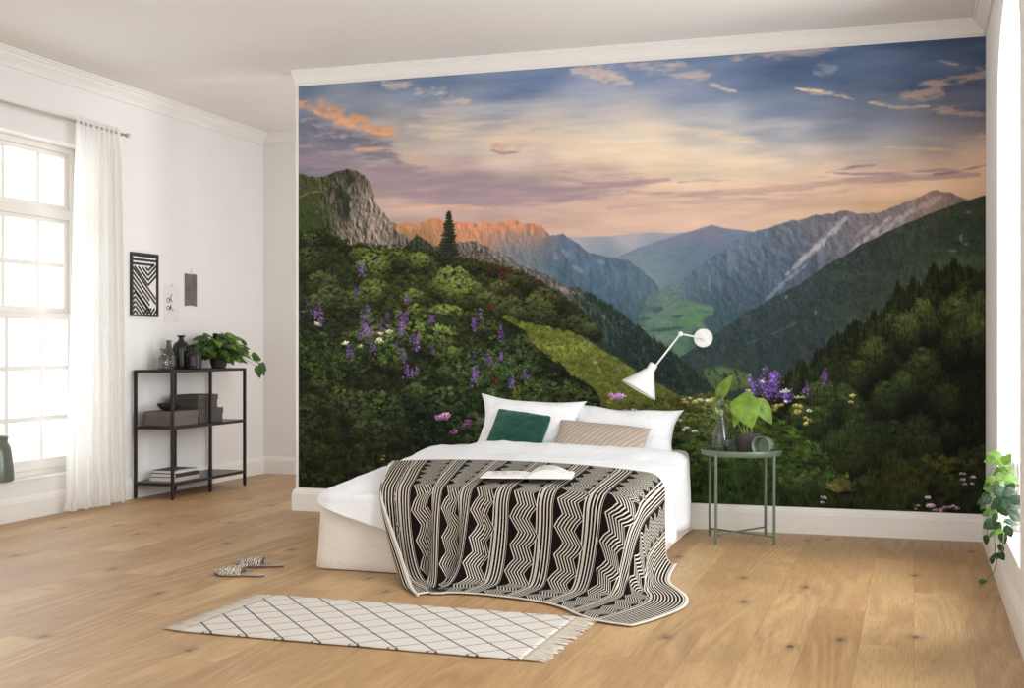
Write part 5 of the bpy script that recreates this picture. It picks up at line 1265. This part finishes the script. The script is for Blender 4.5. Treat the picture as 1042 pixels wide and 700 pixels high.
tag(o, 'pale green glass tumbler lying on its side on the table, mouth forward', 'glass')
def table_plant():
    root = thing('potted_plant', 'plant with large yellow-green leaves in a dark brown pot on the side table', 'plant', (-.968, 7.62, zt2))
    o = MB().lathe([(0, 0), (.060, 0), (.066, .004), (.072, .06), (.076, .124), (.0765, .128), (.072, .128), (.070, .11), (0, .11)], 40).build('pot', plain('brown_clay', (74, 62, 60), .75, var=.06), root); smooth_angle(o)
    MB().lathe([(0, .112), (.0695, .112), (.0695, .1105), (0, .1105)], 24).build('soil', M_soil, o)
    Ml = leaf_mat('large_leaf', (92, 124, 40), (134, 160, 66), rough=.4); lv = MB(); st = MB()
    for base, p, d, n, L, W in [((-.01, 0), (-.075, .03, .315), (-.95, -.25, .55), (-.3, -1, .35), .01, .01),
                             ((0, .01), (-.035, .01, .345), (.30, -.42, -.72), (.05, -.88, .5), .215, .185), ((.02, 0), (.05, .04, .325), (.62, -.1, -.75), (.42, -.75, .42), .175, .125),
                             ((-.015, .0), (-.045, -.01, .27), (-.30, -.45, -.75), (-.4, -.8, .35), .125, .075), ((.0, .02), (-.03, .05, .33), (.35, .3, .35), (.2, -.9, .5), .09, .07),
                             ((-.02, 0), (-.175, .0, .345), (.42, -.1, .9), (-.6, -.8, .12), .165, .105), ((-.02, .01), (-.19, .005, .35), (-.25, -.3, -.9), (-.9, -.6, .2), .115, .075)]:
        s = Vector((base[0], base[1], .11)); p = Vector(p); st.tube([s, s.lerp(p, .5)+Vector((0, 0, .035)), p], [.0045, .004, .003], 6)
        if L > .02: leaf(lv, p, d, n, L, W, .22, .4, 9, 4)
    lv.build('leaves', Ml, root, smooth=True, fix=False); st.build('stems', plain('pale_stem', (150, 164, 92), .5), root, smooth=True)
table_plant()
# ---------------------------------------------------------------- rug
def rug():
    x0, x1, y0, y1 = -2.885, -1.40, 4.425, 5.19; root = thing('rug', 'cream runner rug with a dark diamond lattice and fringed ends on the oak floor', 'rug', ((x0+x1)/2, (y0+y1)/2, 0), R(-.6))
    hx, hy = (x1-x0)/2, (y1-y0)/2
    t = NT('diamond_rug'); v = t.obj(); s = t.node('ShaderNodeSeparateXYZ'); t.t.links.new(v, s.inputs[0]); X, Y = s.outputs[0], s.outputs[1]
    jit = t.math('MULTIPLY', t.math('SUBTRACT', t.noise(v, 30, 2), .5), .008)
    def lines(sg, wd, ph):
        d = t.math('ADD', t.math('ADD', t.math('DIVIDE', X, .166), t.math('MULTIPLY', t.math('DIVIDE', Y, .166), .96*sg)), ph); d = t.math('ADD', d, jit)
        f = t.math('ABSOLUTE', t.math('SUBTRACT', t.math('FRACT', d), .5)); return t.math('LESS_THAN', f, wd)
    l1 = lines(1, .036, .30); l2 = lines(-1, .026, .1)
    wv = t.node('ShaderNodeTexWave', wave_type='BANDS'); wv.bands_direction = 'X'; wv.inputs['Scale'].default_value = 60; t.t.links.new(v, wv.inputs[0])
    c = t.mix(t.noise(v, 140, 3), lin(222, 215, 207), lin(204, 196, 186)); c = t.mix(t.math('MULTIPLY', t.math('MAXIMUM', l1, l2), .9), c, lin(74, 69, 68))
    t.set(Base_Color=c, Roughness=.95); t.b.inputs['Specular IOR Level'].default_value = .1; t.bump(t.math('ADD', wv.outputs['Fac'], t.noise(v, 200, 2)), .5, .003)
    m = MB(); n = 60; k = 24
    P = [[(-hx+2*hx*i/n, -hy+2*hy*j/k+.004*wob(i*.2, 3, 1), .0085+.0015*wob(i*.3, j*.3, 1, 2)) for j in range(k+1)] for i in range(n+1)]; m.grid(P)
    b = m.build('woven_body', t.m, root, smooth=True, fix=False); solid(b, .007, 0)
    Mf = plain('fringe_cotton', (196, 186, 172), .95, var=.05, scale=40); rr = random.Random(8)
    for sx in (-1, 1):
        f = MB()
        for q in range(96):
            y = -hy+.006+(2*hy-.012)*q/95; L = rr.uniform(.085, .115); dy = rr.uniform(-.02, .02); pts = []
            for i in range(5):
                u = i/4; pts.append((sx*(hx-.006+L*u), y+dy*u*u+rr.uniform(-.002, .002), .008-.003*u+.004*math.sin(u*PI)*rr.random()))
            f.tube(pts, [.0036, .0032, .0036, .003, .0022], 5)
        f.build('fringe', Mf, root, smooth=True)
rug()
# ---------------------------------------------------------------- slippers
def slipper_mat():
    t = NT('woven_animal_print'); v = t.obj(); n = t.node('ShaderNodeTexWave', wave_type='BANDS'); n.inputs['Scale'].default_value = 30; n.inputs['Distortion'].default_value = 9; n.inputs['Detail'].default_value = 3; n.inputs['Detail Scale'].default_value = 2.2
    t.t.links.new(v, n.inputs[0]); t.set(Base_Color=t.ramp(n.outputs['Fac'], [(.25, lin(52, 44, 40)), (.45, lin(196, 182, 164)), (1, lin(224, 212, 196))]), Roughness=.8); t.bump(n.outputs['Fac'], .6, .004); return t.m
M_sl = slipper_mat(); M_sole = plain('brown_sole', (96, 66, 54), .6); M_in = plain('grey_insole', (176, 162, 150), .8)
def slipper(loc, rz, label, flip):
    root = thing('slipper', label, 'slipper', loc, rz, 'pair of slippers on the floor')
    def wid(t): return (.030+.017*math.sin(PI*min(1, t*1.02)**.75)+.006*math.sin(2*PI*t))*min(1, (t*14)**.5)*min(1, ((1-t)*9)**.5)
    L = .275; N = 28
    def outline(z, k=1., lift=0.):
        T = [i/(N-1) for i in range(N)]; pos = []
        for sg, TT in ((1, T), (-1, T[::-1])):
            for t in TT: pos.append((-L/2+L*t, sg*max(wid(t)*k, .001)+flip*.006*math.sin(PI*t), z+lift*max(0, (.22-t)/.22)**1.6))
        return pos
    def slab(z0, z1, name, mat, k, par):
        a, b = outline(z0, k, .018), outline(z1, k, .018); n = len(a); m = MB(); T = N
        m.add(a+b, [(i, (i+1) % n, n+(i+1) % n, n+i) for i in range(n)]+[f for i in range(N-1) for f in [(n+i, n+i+1, n+2*N-2-i, n+2*N-1-i), (2*N-1-i, 2*N-2-i, i+1, i)]])
        return m.build(name, mat, par)
    so = slab(.0, .009, 'sole', M_sole, 1., root); slab(.0092, .0125, 'insole', M_in, .95, so)
    rows = []
    for i in range(13):
        t = .17+.40*i/12; u = i/12; w_ = wid(t)*1.04; h = .028+.024*u**.8-.006*u*u; row = []
        for j in range(17):
            a = PI*j/16; row.append((-L/2+L*t+.010*math.sin(a)*(u-.5)*2, -math.cos(a)*w_+flip*.006*math.sin(PI*t), .008+h*math.sin(a)**.75+.0022*math.sin(j*2.4+i*1.9)))
        rows.append(row)
    m = MB(); m.grid(rows); o = m.build('strap', M_sl, root, smooth=True, fix=False); solid(o, .005, 0); subsurf(o, 1)
slipper((-3.315, 5.625, .0005), R(8), 'woven black and cream slipper nearer the rug, toe pointing left', 1)
slipper((-3.355, 5.905, .0005), R(10), 'woven black and cream slipper farther from the rug, nearest the shelf unit', -1)
# ---------------------------------------------------------------- trailing plant on the right window sill
def sill_plant():
    cx, cy, zs = .535, 6.58, AZ0+.0145
    root = thing('potted_plant', 'trailing plant with silver-speckled leaves in a white ribbed pot on the right window sill', 'plant', (cx, cy, zs))
    Mp = plain('white_ribbed_ceramic', (222, 219, 214), .5, var=.02); n = 96; prof = [(.070, 0), (.078, .004), (.082, .06), (.088, .16), (.093, .26), (.095, .335), (.090, .340), (.086, .30), (.0855, .29)]
    m = MB(); rows = []
    for r, z in prof: rows.append([((r+(.0022*math.cos(i*2*PI/n*24) if .003 < z < .338 else 0))*math.cos(2*PI*i/n), (r+(.0022*math.cos(i*2*PI/n*24) if .003 < z < .338 else 0))*math.sin(2*PI*i/n), z) for i in range(n)])
    m.grid([r+[r[0]] for r in rows]); m.add(rows[0], [tuple(reversed(range(n)))]); o = m.build('pot', Mp, root); smooth_angle(o, 50)
    MB().lathe([(0, .292), (.084, .292), (.084, .290), (0, .290)], 30).build('soil', M_soil, o)
    Md = leaf_mat('speckled_leaf', (26, 46, 26), (46, 72, 40), spots=(128, 148, 122)); My = leaf_mat('bright_leaf', (70, 102, 30), (106, 134, 52)); Mm = leaf_mat('mid_green_leaf', (50, 82, 30), (78, 108, 46))
    D = MB(); Yl = MB(); G = MB(); st = MB(); O = Vector((cx, cy, zs))
    def at(u, v, X):                                        # a spot seen at this place of the photo, in the upright plane at X
        k = (u-521)/1256; t = X/(-.3097+.9508*k); return Vector((X, (.9508+.3097*k)*t, 1.18-(v-353.5)/1256*t))
    cam_dir = Vector((-.35, -1, .15)); rj = random.Random(6)
    def L(m, u, v, X, ang, ln, wd=.72, kind='oval', n=None):
        p = at(u, v, X)-O; a = R(ang); d = Vector((math.cos(a)*.9508, math.cos(a)*.3097, math.sin(a)))
        ln *= .9; jit = Vector((rj.uniform(-.55, .35), rj.uniform(-.2, .3), rj.uniform(-.35, .7)))
        leaf(m, p-d*ln/2, d, n or cam_dir+Vector((0, 0, .25))+jit, ln, ln*wd, .3, .45, 8, 3, kind); return p
    # bright young leaves near the rim
    for u, v, X, a, l in [(1018,470,.40,160,.085),(1012,462,.385,165,.075),(1006,468,.37,190,.06),(1025,466,.42,60,.07),(1027,478,.43,20,.075),(1016,480,.385,200,.07),(1022,488,.41,-30,.09),(1030,487,.43,10,.08),(1003,494,.36,215,.055),(1007,488,.37,200,.06)]: L(Yl, u, v, X, a, l, .8, 'lobed')
    for u, v, X, a, l in [(1009,497,.37,170,.09),(1003,503,.36,190,.06),(1030,492,.42,10,.09)]: L(G, u, v, X, a, l, .6)
    # dark speckled leaves spilling over the sill's edge
    for u, v, X, a, l, w_ in [(1004,508,.355,185,.115,.62),(1020,500,.375,15,.10,.7),(1030,503,.40,-10,.10,.7),(1017,509,.37,200,.10,.6),(1026,513,.39,-50,.10,.65),(1021,519,.375,-70,.09,.75),(1034,524,.405,-30,.10,.6),(1007,533,.35,200,.085,.85),(1030,531,.40,0,.085,.6),(1033,512,.41,-20,.10,.7)]: L(D, u, v, X, a, l, w_)
    for u, v, X, a, l, w_ in [(1012,514,.365,215,.07,.7),(1012,527,.36,240,.065,.7),(1026,541,.39,-80,.07,.75),(1015,536,.365,-110,.06,.8),(1028,496,.405,60,.07,.7),(1036,508,.42,30,.08,.7),(998,512,.345,205,.05,.7)]: L(D, u, v, X, a, l, w_)
    for u, v, X, a, l in [(1014,492,.385,200,.06),(1000,516,.345,230,.045),(1023,506,.385,-30,.055),(1029,520,.395,-60,.055)]: L(G, u, v, X, a, l, .65)
    L(G, 1006, 521, .35, 190, .085, .66); L(Yl, 1017, 541, .37, 175, .06, .6); L(G, 1009, 543, .355, 215, .06, .4)
    for u, v, X, a, l in [(1003,550,.34,-100,.058),(1021,549,.385,-80,.062),(1019,559,.38,-80,.05),(1012,566,.36,-170,.058),(1020,567,.38,-60,.05),(1009,571,.355,-100,.04)]: L(D, u, v, X, a, l, .78, 'heart')
    for u, v, X, a, l in [(1001,591,.315,20,.048),(994,600,.305,200,.052),(993,595,.307,110,.03)]: L(Yl if u == 993 else G, u, v, X, a, l, .7, 'heart')
    rim = Vector((-.07, -.03, .31))
    def stem(pts, r=.0022): st.tube([rim]+[at(*p)-O for p in pts], r, 6)
    stem([(1022,497,.39),(1019,520,.375),(1019,545,.38),(1016,566,.375),(1011,583,.34),(1000,592,.315),(994,600,.305)])
    stem([(1020,500,.385),(1014,530,.365),(1012,550,.36),(1013,566,.365)]); stem([(1024,500,.40),(1022,530,.385),(1021,550,.385),(1020,566,.38)])
    stem([(1018,490,.39),(1008,512,.36),(1007,532,.352),(1003,548,.342)]); stem([(1018,480,.40),(1010,476,.38),(1004,492,.362)]); stem([(1026,480,.42),(1016,470,.39),(1008,464,.375)]); stem([(1028,492,.42),(1030,510,.405),(1032,526,.405)])
    D.build('speckled_leaves', Md, root, smooth=True, fix=False); Yl.build('bright_leaves', My, root, smooth=True, fix=False); G.build('green_leaves', Mm, root, smooth=True, fix=False); st.build('stems', M_stem, root, smooth=True)
sill_plant()
